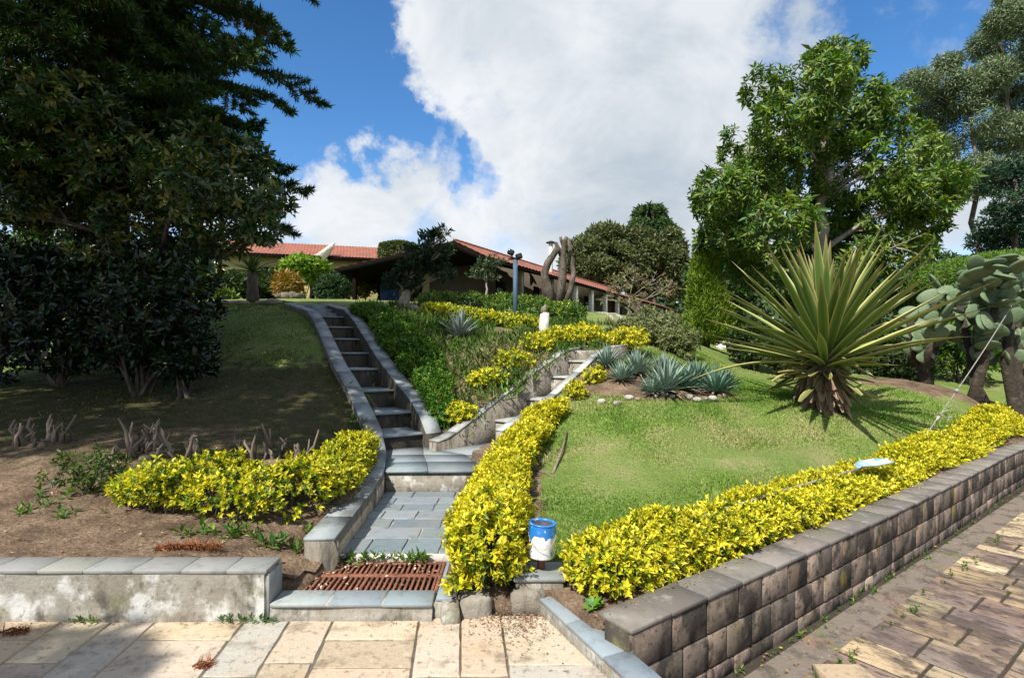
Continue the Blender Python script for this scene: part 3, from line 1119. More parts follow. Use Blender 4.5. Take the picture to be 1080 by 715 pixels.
def soil_patches():
    g = Geo()
    K = (0., .15, 0.)
    poly = [(-1.62, 3.42), (-1.44, 3.42), (-1.33, 3.44), (-1.30, 3.7), (-1.22, 3.95), (-1.26, 4.1), (-1.45, 4.1), (-1.62, 4.0)]
    g.prism(poly[::1], -.1, [.20, .13, .085, .088, .11, .15, .20, .21], K)
    g.prism([(-.45, 3.36), (-.1, 3.335), (.06, 3.33), (.06, 3.75), (-.42, 4.0)], -.1, [.06, .05, .06, .16, .15], K)
    g.prism([(.8, 3.7), (.05, 3.75), (.05, 3.36), (.24, 3.34), (.43, 2.97), (.62, 2.86), (1.1, 3.22)], LOW - .1, [.155, .155, .115, .115, .12, .13, .145], K)
    tag(part('soil', g, M['ground']), kind='structure')


soil_patches()


def slate_path():
    root = thing('slate_path', 'x', None, (-.9, 4.8, .1))
    del root['label']; root['kind'] = 'structure'
    lx = lambda y: np.interp(y, [3.95, 4.3, 5.0, 5.64], [-1.245, -1.245, -1.27, -1.30])
    rx = lambda y: np.interp(y, [3.95, 5.64], [-.36, -.44])
    g = Geo()
    ys = np.linspace(3.97, 5.66, 12)
    poly = [(lx(y), y) for y in ys][::-1] + [(rx(y), y) for y in ys]
    g.prism(poly, .0, .113)
    part('bedding', g, M['joint'], root)
    p = Geo()
    rows = [3.965, 4.27, 4.52, 4.76, 5.0, 5.22, 5.44, 5.66]
    for i in range(len(rows) - 1):
        a, b = rows[i], rows[i + 1]
        y = (a + b) / 2
        x = lx(y) - rng.uniform(.0, .25)
        while x < rx(y):
            w = rng.choice([.30, .42, .36, .27])
            xa, xb = max(x, lx(y)), min(x + w, rx(y))
            if xb - xa > .05:
                paver(p, xa, xb, a, b, .125, .02, slate() * .86, gap=.004)
            x += w
    part('slates', p, M['slate'], root)
    part('front_edge', Geo().box((-.80, 3.952, .088), (.87, .03, .066), bevel=.006), M['white_worn'], root)
    # landing where both stairs start
    L = thing('stair_landing', 'x', None, (-1, 6.2, .2))
    del L['label']; L['kind'] = 'structure'
    b = Geo()
    out = [(-1.30, 5.66), (-.30, 5.66), (-.05, 6.6), (-.25, 7.45), tuple(WING0 + RS_DIR * .1), (-.88, 6.80), tuple(LST[0][:2] + LS_R * LS_W), tuple(LST[0][:2]), (-1.45, 6.2)]
    b.prism(out, 0, .315)
    part('landing_body', b, M['concrete'], L)
    t = Geo()
    # irregular slate slabs clipped to the outline by hand
    def cell(pts):
        pts = np.array(pts)
        c = pts.mean(0)
        pts = c + (pts - c) * .985
        t.prism([tuple(q) for q in pts], .316, .341 + rng.normal(0, .001), slate() * .92)
    A = [(-1.30, 5.635), (-.86, 5.635), (-.30, 5.635)]
    B = [(-1.39, 6.06), (-.95, 6.1), (-.40, 6.1), (-.15, 6.1)]
    Cc = [(-1.50, 6.48), (-1.05, 6.5), (-.55, 6.5), (-.1, 6.5)]
    D = [(-1.60, 6.81), tuple(LST[0][:2] + LS_R * LS_W), (-.86, 6.76), (-.42, 7.25)]
    cell([A[0], A[1], B[1], B[0]]); cell([A[1], A[2], B[2], B[1]])
    cell([B[0], B[1], Cc[1], Cc[0]]); cell([B[1], B[2], Cc[2], Cc[1]]); cell([A[2], (-.15, 5.9), B[3], B[2]]); cell([B[2], B[3], Cc[3], Cc[2]])
    cell([Cc[0], Cc[1], D[1], D[0]]); cell([Cc[1], Cc[2], D[2], D[1]]); cell([Cc[2], Cc[3], (-.25, 7.4), D[2]])
    part('slates', t, M['slate'], L)


def left_kerb():
    root = thing('stair_kerb', 'long slate topped kerb left of the path, climbing along the outer side of the left stair', 'kerb', (-1.4, 5.5, .2))
    line = [np.array(p) for p in KERB_IN] + [p[:2] for p in LST[2:]] + [TOP_L[:2]]
    zz = list(KERB_Z) + [p[2] + .09 for p in LST[2:]] + [TOP_L[2] + .02]
    # resample
    line = np.array(line); zz = np.array(zz)
    d = np.concatenate([[0], np.cumsum(np.linalg.norm(np.diff(line, axis=0), axis=1))])
    s = np.linspace(0, d[-1], 60)
    ln = np.stack([np.interp(s, d, line[:, 0]), np.interp(s, d, line[:, 1])], 1)
    z = np.interp(s, d, zz)
    g = Geo().wall(ln, .20, z - .75, z - .024, side=1)
    part('kerb_body', g, M['concrete_dark'], root)
    c = Geo()
    n = 20
    s2 = np.linspace(0, d[-1], n + 1)
    for i in range(n):
        ss = np.linspace(s2[i] + .003, s2[i + 1] - .003, 3)
        seg = np.stack([np.interp(ss, d, line[:, 0]), np.interp(ss, d, line[:, 1])], 1)
        zt = np.interp(ss, d, zz)
        c.wall(seg, .208, zt - .0235, zt, col=vary((.25, .275, .285), .03), side=.97)
    part('coping', c, M['slate_cap'], root)


def left_stair():
    root = thing('left_stair', 'narrow shaded slate stair climbing up to the left between two kerbs', 'stair', (-2.7, 9, .5))
    for i, p in enumerate(LST):
        nxt = LST[i + 1] if i + 1 < len(LST) else np.array((*(LST[-1][:2] + LS_DIR * .75), LST[-1][2] + .2))
        dp = np.linalg.norm(nxt[:2] - p[:2]) + .04
        c = p[:2] + LS_R * LS_W / 2 + LS_DIR * dp / 2
        rot = np.array([[LS_R[0], LS_DIR[0], 0], [LS_R[1], LS_DIR[1], 0], [0, 0, 1]])
        b = Geo().box((c[0] + LS_DIR[0] * .02, c[1] + LS_DIR[1] * .02, p[2] - .03 - .25), (LS_W, dp, .50), rot=rot)
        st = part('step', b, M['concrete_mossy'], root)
        t = Geo().box((c[0] - LS_DIR[0] * .012, c[1] - LS_DIR[1] * .012, p[2] - .0145), (LS_W - .004, dp - .012, .028), rot=rot, bevel=.004, col=slate())
        part('tread', t, M['slate'], st)
    # upper landing strip between the kerbs
    t = Geo()
    a = LST[-1][:2] + LS_DIR * .7
    for k in range(3):
        z = LST[-1][2] + .10 + .11 * k
        c = a + (TOP_L[:2] + LS_R * .2 - a) * (k + .5) / 3 + LS_R * LS_W / 2
        rot = np.array([[LS_R[0], LS_DIR[0], 0], [LS_R[1], LS_DIR[1], 0], [0, 0, 1]])
        t.box((c[0], c[1], z - .15), (LS_W, .6, .3), rot=rot, bevel=.004, col=slate())
    part('upper_steps', t, M['slate_cap'], root)
    # kerb on the right side of the stair, its foot joins the wing wall
    k = thing('stair_kerb', 'slate topped kerb on the right of the shaded stair, beside the green hedge', 'kerb', (-2, 8.5, .5))
    line = [LST[0][:2] + LS_R * LS_W + LS_DIR * -.12, LST[0][:2] + LS_R * LS_W + LS_DIR * .1] + [p[:2] + LS_R * LS_W for p in LST[1:]] + [TOP_L[:2] + LS_R * (LS_W + .1)]
    zz = [.52, .70] + [p[2] + .14 for p in LST[1:]] + [TOP_L[2] + .03]
    line = np.array(line); zz = np.array(zz)
    d = np.concatenate([[0], np.cumsum(np.linalg.norm(np.diff(line, axis=0), axis=1))])
    s = np.linspace(0, d[-1], 50)
    ln = np.stack([np.interp(s, d, line[:, 0]), np.interp(s, d, line[:, 1])], 1)
    z = np.interp(s, d, zz)
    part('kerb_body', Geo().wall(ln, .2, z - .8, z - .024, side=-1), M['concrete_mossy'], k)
    c = Geo()
    n = 18
    s2 = np.linspace(0, d[-1], n + 1)
    for i in range(n):
        ss = np.linspace(s2[i] + .003, s2[i + 1] - .003, 3)
        seg = np.stack([np.interp(ss, d, line[:, 0]), np.interp(ss, d, line[:, 1])], 1)
        zt = np.interp(ss, d, zz)
        c.wall(seg, .208, zt - .0235, zt, col=vary((.25, .275, .285), .03), side=-.97)
    part('coping', c, M['slate_cap'], k)


def right_stair():
    w = thing('wing_wall', 'stained concrete wing wall with pale coping, rising to the right behind the right stair', 'wall', (0, 8, .5))
    pts = [(-.03, .47), (.05, .50), (.25, .73), (.5, 1.03), (.75, 1.31), (1.0, 1.55), (1.12, 1.60)]
    ln = np.array([WING0 + (WING1 - WING0) * t for t, _ in pts]); z = np.array([q for _, q in pts])
    ln = np.vstack([ln, [1.35, 9.9], [2.0, 10.6]]); z = np.concatenate([z, [1.64, 1.66]])
    d = np.concatenate([[0], np.cumsum(np.linalg.norm(np.diff(ln, axis=0), axis=1))])
    s = np.linspace(0, d[-1], 46)
    l2 = np.stack([np.interp(s, d, ln[:, 0]), np.interp(s, d, ln[:, 1])], 1)
    z2 = np.interp(s, d, z)
    part('wall_body', Geo().wall(l2, .15, z2 - .8, z2 - .024, side=1), M['concrete_dark'], w)
    c = Geo()
    n = 15
    s2 = np.linspace(0, d[-1], n + 1)
    for i in range(n):
        ss = np.linspace(s2[i] + .003, s2[i + 1] - .003, 3)
        seg = np.stack([np.interp(ss, d, ln[:, 0]), np.interp(ss, d, ln[:, 1])], 1)
        zt = np.interp(ss, d, z)
        c.wall(seg, .165, zt - .0235, zt, col=vary((.30, .31, .30), .08), side=.96)
    part('coping', c, M['slate_cap'], w)
    root = thing('right_stair', 'sunlit narrow stair with pale treads climbing to the right past the yellow hedge', 'stair', (.3, 8.2, .5))
    rot = np.array([[RS_R[0], RS_DIR[0], 0], [RS_R[1], RS_DIR[1], 0], [0, 0, 1]])
    full = np.linalg.norm(WING1 - WING0)
    for i, (t, zz) in enumerate(RST):
        p = WING0 + (WING1 - WING0) * t
        t2 = RST[i + 1][0] if i + 1 < len(RST) else t + .35
        dp = full * (t2 - t) + .04
        cc = p + RS_R * RS_W / 2 + RS_DIR * dp / 2
        st = part('step', Geo().box((cc[0] + RS_DIR[0] * .02, cc[1] + RS_DIR[1] * .02, zz - .03 - .3), (RS_W, dp, .6), rot=rot), M['concrete'], root)
        part('tread', Geo().box((cc[0] - RS_DIR[0] * .01, cc[1] - RS_DIR[1] * .01, zz - .0145), (RS_W - .004, dp - .01, .028), rot=rot, bevel=.004, col=vary((.36, .36, .345), .05)), M['slate'], st)
    t = WING1 + RS_DIR * .75
    part('upper_steps', Geo().box((t[0] + RS_R[0] * RS_W / 2, t[1] + RS_R[1] * RS_W / 2, 1.35), (RS_W, .9, .42), rot=rot, bevel=.005), M['concrete'], root)
    k = thing('stair_kerb', 'pale sunlit kerb on the right of the sunny stair, behind the agaves', 'kerb', (.8, 8, .5))
    pts = [(.18, .58), (.355, .72), (.608, .95), (.839, 1.24), (1.02, 1.47), (1.2, 1.62), (1.4, 1.66)]
    ln = np.array([WING0 + (WING1 - WING0) * t + RS_R * RS_W for t, _ in pts]); z = np.array([q for _, q in pts])
    part('kerb_body', Geo().wall(ln, .11, z - .8, z - .024, side=-1), M['concrete'], k)
    c = Geo()
    for i in range(len(ln) - 1):
        c.wall(ln[i:i + 2], .122, z[i:i + 2] - .0235, z[i:i + 2], col=vary((.40, .41, .40), .06), side=-.95)
    part('coping', c, M['slate'], k)


def patio_kerb():
    root = thing('patio_kerb', 'slate topped kerb running towards the viewer at the end of the retaining wall', 'kerb', (.45, 3, 0))
    a = np.array((.155, 3.35)); b = a + np.array((.40, -.90)) * 2.4
    t = unit(b - a); nr = np.array((-t[1], t[0]))           # nr points right
    if nr[0] < 0:
        nr = -nr
    L = np.linalg.norm(b - a)
    g = Geo()
    g.wall([a + nr * .076, b + nr * .076], .145, LOW - .05, .068)
    part('kerb_body', g, M['concrete'], root)
    c = Geo()
    s = 0.0
    while s < L:
        w = .36
        m = a + t * (s + w / 2) + nr * .076
        rot = np.array([[nr[0], t[0], 0], [nr[1], t[1], 0], [0, 0, 1]])
        c.box((m[0], m[1], .079), (.152, w - .007, .024), rot=rot, bevel=.003, col=slate() * 1.05)
        s += w
    part('coping', c, M['slate'], root)


def retaining_wall():
    root = thing('retaining_wall', 'stained brown block retaining wall with grey coping below the long yellow hedge', 'wall', (WA[0], WA[1], LOW))
    Z1 = .212
    L = 16.0
    bulge = lambda u: .05 * np.sin(np.clip(u / 7.2, 0, 1) * np.pi)        # the wall bows slightly outwards
    pt = lambda u, w: WA + WD * u + WN * (w - bulge(u))
    core = Geo()
    us = np.linspace(0.02, L, 40)
    core.wall(np.array([pt(u, .10) for u in us]), .155, LOW - .1, Z1 - .024)
    KD = unit(np.array((-.40, .90))); KR = np.array((KD[1], -KD[0]))
    core.wall(np.array([WA + KD * .06 + KR * .10, WA + KD * .21 + KR * .10]), .10, LOW - .1, Z1 - .03)
    part('mortar_core', core, M['mortar'], root)
    g = Geo()
    zc = [LOW - .02, LOW + .085, LOW + .280, LOW + .482]
    cols = [(.165, .125, .097), (.21, .158, .122), (.12, .096, .079), (.235, .178, .14), (.145, .113, .089)]
    for r in range(3):
        u = .03
        first = True
        while u < L:
            w = rng.choice([.18, .22, .26, .31])
            if first and r == 1:
                w = .1
            first = False
            m = pt(u + w / 2, .075)
            dv = pt(u + w, .075) - pt(u, .075); dv = unit(dv)
            rot = np.array([[dv[0], -dv[1], 0], [dv[1], dv[0], 0], [0, 0, 1]])
            col = vary(cols[rng.integers(len(cols))], .18)
            o = rng.normal(0, .0015)
            g.box((m[0] - WN[0] * o, m[1] - WN[1] * o, (zc[r] + zc[r + 1]) / 2), (w - rng.uniform(.008, .016), .15, zc[r + 1] - zc[r] - rng.uniform(.008, .014)), rot=rot, bevel=rng.uniform(.004, .007), col=col)
            u += w
        # short return face beside the kerb
        m = WA + KD * .135 + KR * .072
        rot = np.array([[KD[0], -KD[1], 0], [KD[1], KD[0], 0], [0, 0, 1]])
        g.box((m[0], m[1], (zc[r] + zc[r + 1]) / 2), (.16, .10, zc[r + 1] - zc[r] - .01), rot=rot, bevel=.006, col=vary(cols[rng.integers(len(cols))], .18))
    part('blocks', g, M['block'], root)
    c = Geo()
    u = .02
    while u < L:
        w = rng.uniform(.30, .40)
        m = pt(u + w / 2, .112)
        dv = unit(pt(u + w, .1) - pt(u, .1))
        rot = np.array([[dv[0], -dv[1], 0], [dv[1], dv[0], 0], [0, 0, 1]])
        c.box((m[0], m[1], Z1 - .013), (w - .008, .236, .026), rot=rot, bevel=.004, col=vary((.185, .165, .145), .16))
        u += w
    part('coping', c, M['slate_cap'], root)


front_wall()
low_kerb()
drain()
slate_path()
left_kerb()
left_stair()
right_stair()
patio_kerb()
retaining_wall()


# ------------------------------------------------------------------ vegetation builders
def palette(stops, tipmix=None, jit=.16, hue=.05):
    """random mix of leaf colours; rank (0 old .. 1 young) moves along the list when tipmix given"""
    stops = np.array(stops, float)

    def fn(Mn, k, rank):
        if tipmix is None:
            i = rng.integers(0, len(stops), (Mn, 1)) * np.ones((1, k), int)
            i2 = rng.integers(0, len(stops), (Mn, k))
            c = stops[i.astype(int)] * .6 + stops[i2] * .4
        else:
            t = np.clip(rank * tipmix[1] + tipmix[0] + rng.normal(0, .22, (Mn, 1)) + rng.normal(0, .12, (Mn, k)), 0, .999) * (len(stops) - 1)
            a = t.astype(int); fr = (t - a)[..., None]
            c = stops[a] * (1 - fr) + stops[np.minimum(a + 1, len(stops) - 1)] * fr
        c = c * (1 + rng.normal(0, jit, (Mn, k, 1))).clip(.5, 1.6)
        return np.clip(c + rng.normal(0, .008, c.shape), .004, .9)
    return fn


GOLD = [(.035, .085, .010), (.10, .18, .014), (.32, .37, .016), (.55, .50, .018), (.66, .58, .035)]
LIME = [(.035, .09, .012), (.07, .15, .018), (.14, .22, .025), (.30, .33, .03)]


def hedge_surface(line, w, h, n, base=None, lump=.16, seed=0, ends=True, below=.0):
    """random points on a lumpy hedge: returns points, outward directions"""
    line = np.asarray(line, float)
    d = np.concatenate([[0], np.cumsum(np.linalg.norm(np.diff(line, axis=0), axis=1))])
    Lh = d[-1]
    s = rng.uniform(-w[0] * .45 if ends else 0, Lh + (w[-1] * .45 if ends else 0), n)
    sc = np.clip(s, 0, Lh)
    c = np.stack([np.interp(sc, d, line[:, 0]), np.interp(sc, d, line[:, 1])], 1)
    e = .02
    t = unit(np.stack([np.interp(np.clip(sc + e, 0, Lh), d, line[:, 0]) - np.interp(np.clip(sc - e, 0, Lh), d, line[:, 0]),
                       np.interp(np.clip(sc + e, 0, Lh), d, line[:, 1]) - np.interp(np.clip(sc - e, 0, Lh), d, line[:, 1])], 1))
    nr = np.stack([-t[:, 1], t[:, 0]], 1)
    over = s - sc
    W = np.interp(sc, d, w) / 2; Hh = np.interp(sc, d, h)
    q = np.clip(np.abs(over) / (W * .9 + 1e-6), 0, .98)
    shrink = np.sqrt(1 - q ** 2)
    W = W * shrink; Hh = Hh * (.35 + .65 * shrink)
    ang = rng.uniform(-.18 - below, np.pi + .18 + below, n)
    ca, sa = np.cos(ang), np.sin(ang)
    sx = np.sign(ca) * np.abs(ca) ** .75
    sz = np.sign(sa) * np.abs(sa) ** .75
    k = 1 + lump * vnoise(np.stack([c[:, 0] * 1.0 + sx * .3, c[:, 1], sz * .5], 1), 3.2, seed) + lump * .5 * vnoise(np.stack([c[:, 0] + sx * .3, c[:, 1], sz * .4], 1), 7.5, seed + 1)
    lat = sx * W * k
    ver = (.40 * Hh + sz * .60 * Hh * k)
    xy = c + nr * lat[:, None] + t * over[:, None]
    zb = H(xy[:, 0], xy[:, 1]) if base is None else np.full(n, base)
    p = np.c_[xy, zb + ver]
    D = np.c_[nr * (sx * .9)[:, None] + t * (np.sign(over) * q)[:, None], sz * 1.0 + .25]
    return p, unit(D)


def hedge(name, line, w, h, n, leaf, pal, label, cat, group=None, base=None, seed=0, k=8, material='leaf', lump=.16, twigs=60, inner=.5, loc=None, spike=.03, root=None):
    line = np.asarray(line, float)
    m = line.mean(0)
    if root is None:
        root = thing(name, label, cat, on(m[0], m[1]), group)
    g = Geo()
    p, D = hedge_surface(line, w, h, n, base, lump, seed)
    p = p + D * (np.abs(rng.normal(0, spike, (n, 1))))
    D = unit(D + rng.normal(0, .35, D.shape) + (0, 0, .25))
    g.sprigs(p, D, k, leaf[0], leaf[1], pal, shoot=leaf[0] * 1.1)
    # deeper leaves fill the body
    ni = int(n * inner)
    p2, D2 = hedge_surface(line, np.asarray(w) * .72, np.asarray(h) * .78, ni, base, lump, seed, below=.3)
    g.sprigs(p2, unit(D2 + rng.normal(0, .5, D2.shape)), k, leaf[0] * 1.05, leaf[1] * 1.1, pal, shoot=leaf[0])
    part('foliage', g, M[material], root)
    tg = Geo()
    p3, _ = hedge_surface(line, np.asarray(w) * .75, np.asarray(h) * .8, twigs, base, lump, seed)
    st0 = []
    for q in p3:
        b = q.copy(); b[:2] = b[:2] * .55 + line[np.argmin(((line - q[:2]) ** 2).sum(1))] * .45
        zb = float(H(b[0], b[1])) if base is None else base
        b[2] = zb - .07
        mid = (b + q) / 2 + rng.normal(0, .03, 3)
        st0.append((b[0] + b[1], tg.n))
        tg.tube([b, mid, q], [.006, .0045, .002], 4, cap=False, col=(.11, .085, .06))
    st0 = [k_ for _, k_ in sorted(st0)]
    tg.f3.append(np.array([(st0[i], st0[i + 1], st0[i + 1] + 1) for i in range(len(st0) - 1)]))       # joined at the roots, below ground
    part('stems', tg, M['twig'], root)
    return root


def ellip(cen, rad, n, shell=.55, gap=None, seed=0, gscale=.9):
    """points in an ellipsoid with outward directions, thinned by noise to leave gaps"""
    d = unit(rng.normal(size=(n, 3)))
    r = rng.uniform(0, 1, (n, 1)) ** (1 / 3.0)
    r = r * (1 - shell) + shell * (1 - .25 * rng.uniform(0, 1, (n, 1)) ** 2) * (r > .3) + r * shell * (r <= .3)
    p = np.asarray(cen) + d * r * np.asarray(rad)
    if gap is not None:
        keep = vnoise(p, gscale, seed) > gap
        p, d = p[keep], d[keep]
    return p, d


def limb(g, a, b, r0, r1, sag=.12, n=7, sides=7, wob=.06):
    a = np.asarray(a, float); b = np.asarray(b, float)
    t = np.linspace(0, 1, n)[:, None]
    L = np.linalg.norm(b - a)
    p = a + (b - a) * t + np.sin(t * np.pi) * np.array((0, 0, sag * L)) * (1 - t)
    p[1:-1] += rng.normal(0, wob * L / n, (n - 2, 3))
    g.tube(p, np.linspace(r0, r1, n), sides, cap=False)
    return p


def tree(name, base, top, r0, clumps, per, k, leaf, pal, label, cat='tree', group=None, material='leaf', bark='bark', gap=None, droop=0.0,
         spread=(25, 85), shoot=None, twigs=5, seed=0, out=.55, gscale=.9, trunk_pts=None, shell=.55, jit=.25, upb=.35):
    """trunk + limbs to each leaf clump. clumps: (centre, radii)"""
    base = np.asarray(base, float); top = np.asarray(top, float)
    root = thing(name, label, cat, base, group)
    tr = Geo()
    n = 12
    t = np.linspace(0, 1, n)[:, None]
    if trunk_pts is None:
        p = base + (top - base) * t
        p[1:-1] += rng.normal(0, .012 * np.linalg.norm(top - base), (n - 2, 3)) * (1, 1, .2)
    else:
        tp = np.array(trunk_pts, float); n = len(tp); p = tp; t = np.linspace(0, 1, n)[:, None]
    rad = r0 * (1 - .72 * t[:, 0]); rad[0] *= 1.35
    p[0] -= (0, 0, .12)
    tr.tube(p, rad, 10, lump=.1)
    tk = part('trunk', tr, M[bark], root, True)
    br = Geo()
    g = Geo()
    for i, (c, rd) in enumerate(clumps):
        c = np.asarray(c, float); rd = np.asarray(rd, float)
        # spring from the trunk below the clump
        j = np.argmin(np.abs(p[:, 2] - (c[2] - .5 * np.linalg.norm(c[:2] - top[:2]) - .3 * rd[2])))
        j = int(np.clip(j, n // 3, n - 1))
        q = limb(br, p[j], c, rad[j] * .40, rad[j] * .12 + .006, .08)
        for _ in range(twigs):
            e = c + unit(rng.normal(size=3)) * rd * .85
            a = q[rng.integers(max(1, len(q) - 4), len(q))]
            limb(br, a, e, .010 + rad[j] * .06, .003, .05, 5, 5)
        nn = max(12, int(per * (rd[0] * rd[1] * rd[2]) ** (2 / 3.0)))
        cp, cd = ellip(c, rd, nn, shell, gap, seed + i * .37, gscale)
        if len(cp):
            D = unit(cd * out + (0, 0, upb) + rng.normal(0, .4, cd.shape))
            g.sprigs(cp, D, k, leaf[0], leaf[1], pal, spread=spread, shoot=leaf[0] * .6 if shoot is None else shoot, droop=droop, jit=jit)
    part('limbs', br, M[bark], root, True)
    part('crown', g, M[material], root)
    return root


def bush(name, c, rad, n, leaf, pal, label, cat='shrub', group=None, material='leaf', k=7, stems=8, seed=0, lump=.25, gap=None, stem_h=None, bark='bark', upb=.3, droop=0.):
    """round shrub: c is the centre of the foliage"""
    c = np.asarray(c, float); rad = np.asarray(rad, float)
    b = on(c[0], c[1])
    root = thing(name, label, cat, b, group)
    g = Geo()
    d = unit(rng.normal(size=(n, 3)))
    kk = 1 + lump * vnoise(d * 1.0, 1.6, seed) + lump * .5 * vnoise(d, 4.0, seed + 2)
    rr = (1 - .55 * rng.uniform(0, 1, (n, 1)) ** 1.7) * kk[:, None]
    p = c + d * rr * rad
    if gap is not None:
        kp = vnoise(p, 1.5 / rad.mean(), seed) > gap
        p, d = p[kp], d[kp]
    ok = p[:, 2] > H(p[:, 0], p[:, 1]) + .02
    p, d = p[ok], d[ok]
    g.sprigs(p, unit(d * .8 + (0, 0, upb) + rng.normal(0, .35, d.shape)), k, leaf[0], leaf[1], pal, shoot=leaf[0] * .9, droop=droop)
    part('foliage', g, M[material], root)
    s = Geo()
    st0 = []
    for _ in range(stems):
        e = c + unit(rng.normal(size=3)) * rad * .7
        a = b + np.array((rng.normal(0, .04), rng.normal(0, .04), -.05))
        st0.append(s.n)
        limb(s, a, e, .012 + rad[2] * .02, .005, .05, 6, 5)
    s.f3.append(np.array([(st0[i], st0[i + 1], st0[i + 1] + 1) for i in range(len(st0) - 1)]))      # joined at the root, below ground
    part('stems', s, M[bark], root, True)
    return root


# ------------------------------------------------------------------ hedges
def hedges():
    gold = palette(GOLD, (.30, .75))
    ch = hedge('yellow_hedge', [(-.15, 3.46), (-.16, 3.9), (-.12, 4.5), (-.09, 5.1), (.0, 5.75), (.14, 6.35), (.36, 6.9), (.58, 7.25)],
               [.42, .44, .44, .42, .38, .34, .30, .26], [.38, .36, .32, .29, .28, .26, .24, .20], 4200, (.036, .0175), gold,
               'narrow golden hedge winding up beside the slate path, left of the paint can', 'hedge', seed=1, k=9, twigs=160, lump=.2)
    ln = [tuple(WA + WD * u + WN * w_) for u, w_ in ((.36, .52), (.8, .47), (1.5, .42), (3, .40), (4.5, .41), (6, .41), (8, .42), (11, .42), (14, .42))]
    hedge('yellow_hedge', ln, [.42, .44, .40, .37, .36, .36, .37, .40, .40], [.29, .30, .26, .22, .21, .22, .24, .26, .26], 10500, (.035, .017), palette(GOLD, (.30, .73)),
          'long clipped golden hedge along the top of the block retaining wall', 'hedge', seed=2, k=8, twigs=260, lump=.15)
    hedge('yellow_hedge', [(-1.60, 6.0), (-1.58, 5.4), (-1.60, 4.75), (-1.72, 4.32), (-2.2, 4.22), (-2.7, 4.32), (-3.05, 4.45)], [.24, .32, .40, .46, .44, .38, .26], [.26, .28, .30, .32, .31, .28, .2],
          2500, (.036, .0175), palette(GOLD, (.12, .72)), 'yellow green hedge on the shaded bank, left of the path kerb', 'hedge', seed=3, k=8, twigs=150, lump=.3, inner=.25)
    bush('low_shrub', on(-3.55, 4.62, .14), (.34, .28, .18), 210, (.04, .018), palette([(.03, .06, .012), (.05, .09, .016), (.10, .14, .02)]), 'small sparse dull green shrub left of the shaded yellow hedge', gap=-.4, seed=4)
    # small yellow tufts at the drain corner
    bush('yellow_shrub', (-.33, 3.32, .17), (.10, .08, .09), 42, (.042, .02), gold, 'tiny golden tuft by the drain corner, apart from the hedge', seed=6, stems=4)
    # green hedge along the shaded stair
    a = [tuple(LST[i][:2] + LS_R * (LS_W + .55)) for i in (0, 2, 4, 6)]
    a = [(-.93, 7.35)] + a[1:] + [(-3.0, 11.2)]
    hedge('green_hedge', a, [.30, .55, .62, .62, .5], [.26, .28, .30, .30, .26], 3000, (.042, .02), palette([(.02, .075, .008), (.04, .125, .012), (.075, .17, .018), (.16, .25, .025)], (.2, .6)),
          'bright green hedge on the right side of the shaded stair', 'hedge', seed=7, k=7, twigs=80, lump=.25)
    # yellow shrubs on the planting bed, along the wing wall
    spots = [((-.68, 7.32), (.20, .18, .16), 'yellow green shrub at the tip of the planting bed between the two stairs'),
             ((-.42, 8.05), (.26, .24, .15), 'golden shrub low on the bed behind the foot of the wing wall'),
             ((.02, 8.55), (.30, .25, .17), 'golden shrub halfway along the wing wall'),
             ((.42, 9.15), (.28, .25, .18), 'pale golden shrub behind the upper half of the wing wall'),
             ((.72, 9.75), (.30, .3, .18), 'golden shrub near the white post at the head of the wing wall')]
    for i, ((x, y), r, lb) in enumerate(spots):
        bush('yellow_shrub', on(x, y, r[2] * .75), r, 260, (.046, .022), palette(GOLD, (.2, .72)), lb, group='yellow shrubs on the planting bed', seed=10 + i)
    hedge('yellow_hedge', [(-1.75, 12.2), (-1.0, 12.1), (-.2, 12.0), (.5, 11.9)], [.5, .55, .55, .5], [.28, .30, .28, .26], 900, (.055, .026), palette(GOLD, (.1, .62)),
          'low yellow green hedge row across the slope, left of the lamp post', 'hedge', seed=17, k=6, twigs=30)
    hedge('green_hedge', [(-2.2, 15.5), (-.9, 15.3), (.3, 15.0), (1.5, 14.5)], [.9, 1.0, 1.0, .9], [.5, .55, .6, .5], 1100, (.08, .036), palette(LIME, (.05, .5)),
          'row of mid green bushes on the upper slope in front of the house', 'hedge', seed=18, k=6, twigs=30)
    p = P(614, 353, 10.3); bush('yellow_shrub', on(p[0], p[1], .17), (.40, .32, .20), 420, (.05, .024), palette(GOLD, (.36, .7)), 'bright yellow flat topped shrub left of the head of the sunny stair', seed=21)
    p = P(662, 357, 9.9); bush('yellow_shrub', on(p[0], p[1], .26), (.34, .3, .20), 380, (.05, .024), palette(GOLD, (.36, .7)), 'bright yellow shrub right of the head of the sunny stair, above the agaves', seed=22)
    p = P(607, 408, 7.75); bush('yellow_shrub', on(p[0], p[1], .12), (.17, .16, .14), 190, (.036, .018), gold, 'yellow shrub at the upper end of the winding hedge, beside the stair kerb', seed=23)
    p = P(628, 388, 8.15); bush('yellow_shrub', on(p[0], p[1], .10), (.17, .16, .15), 130, (.045, .022), gold, 'small pale yellow shrub left of the first agave', seed=24)


hedges()


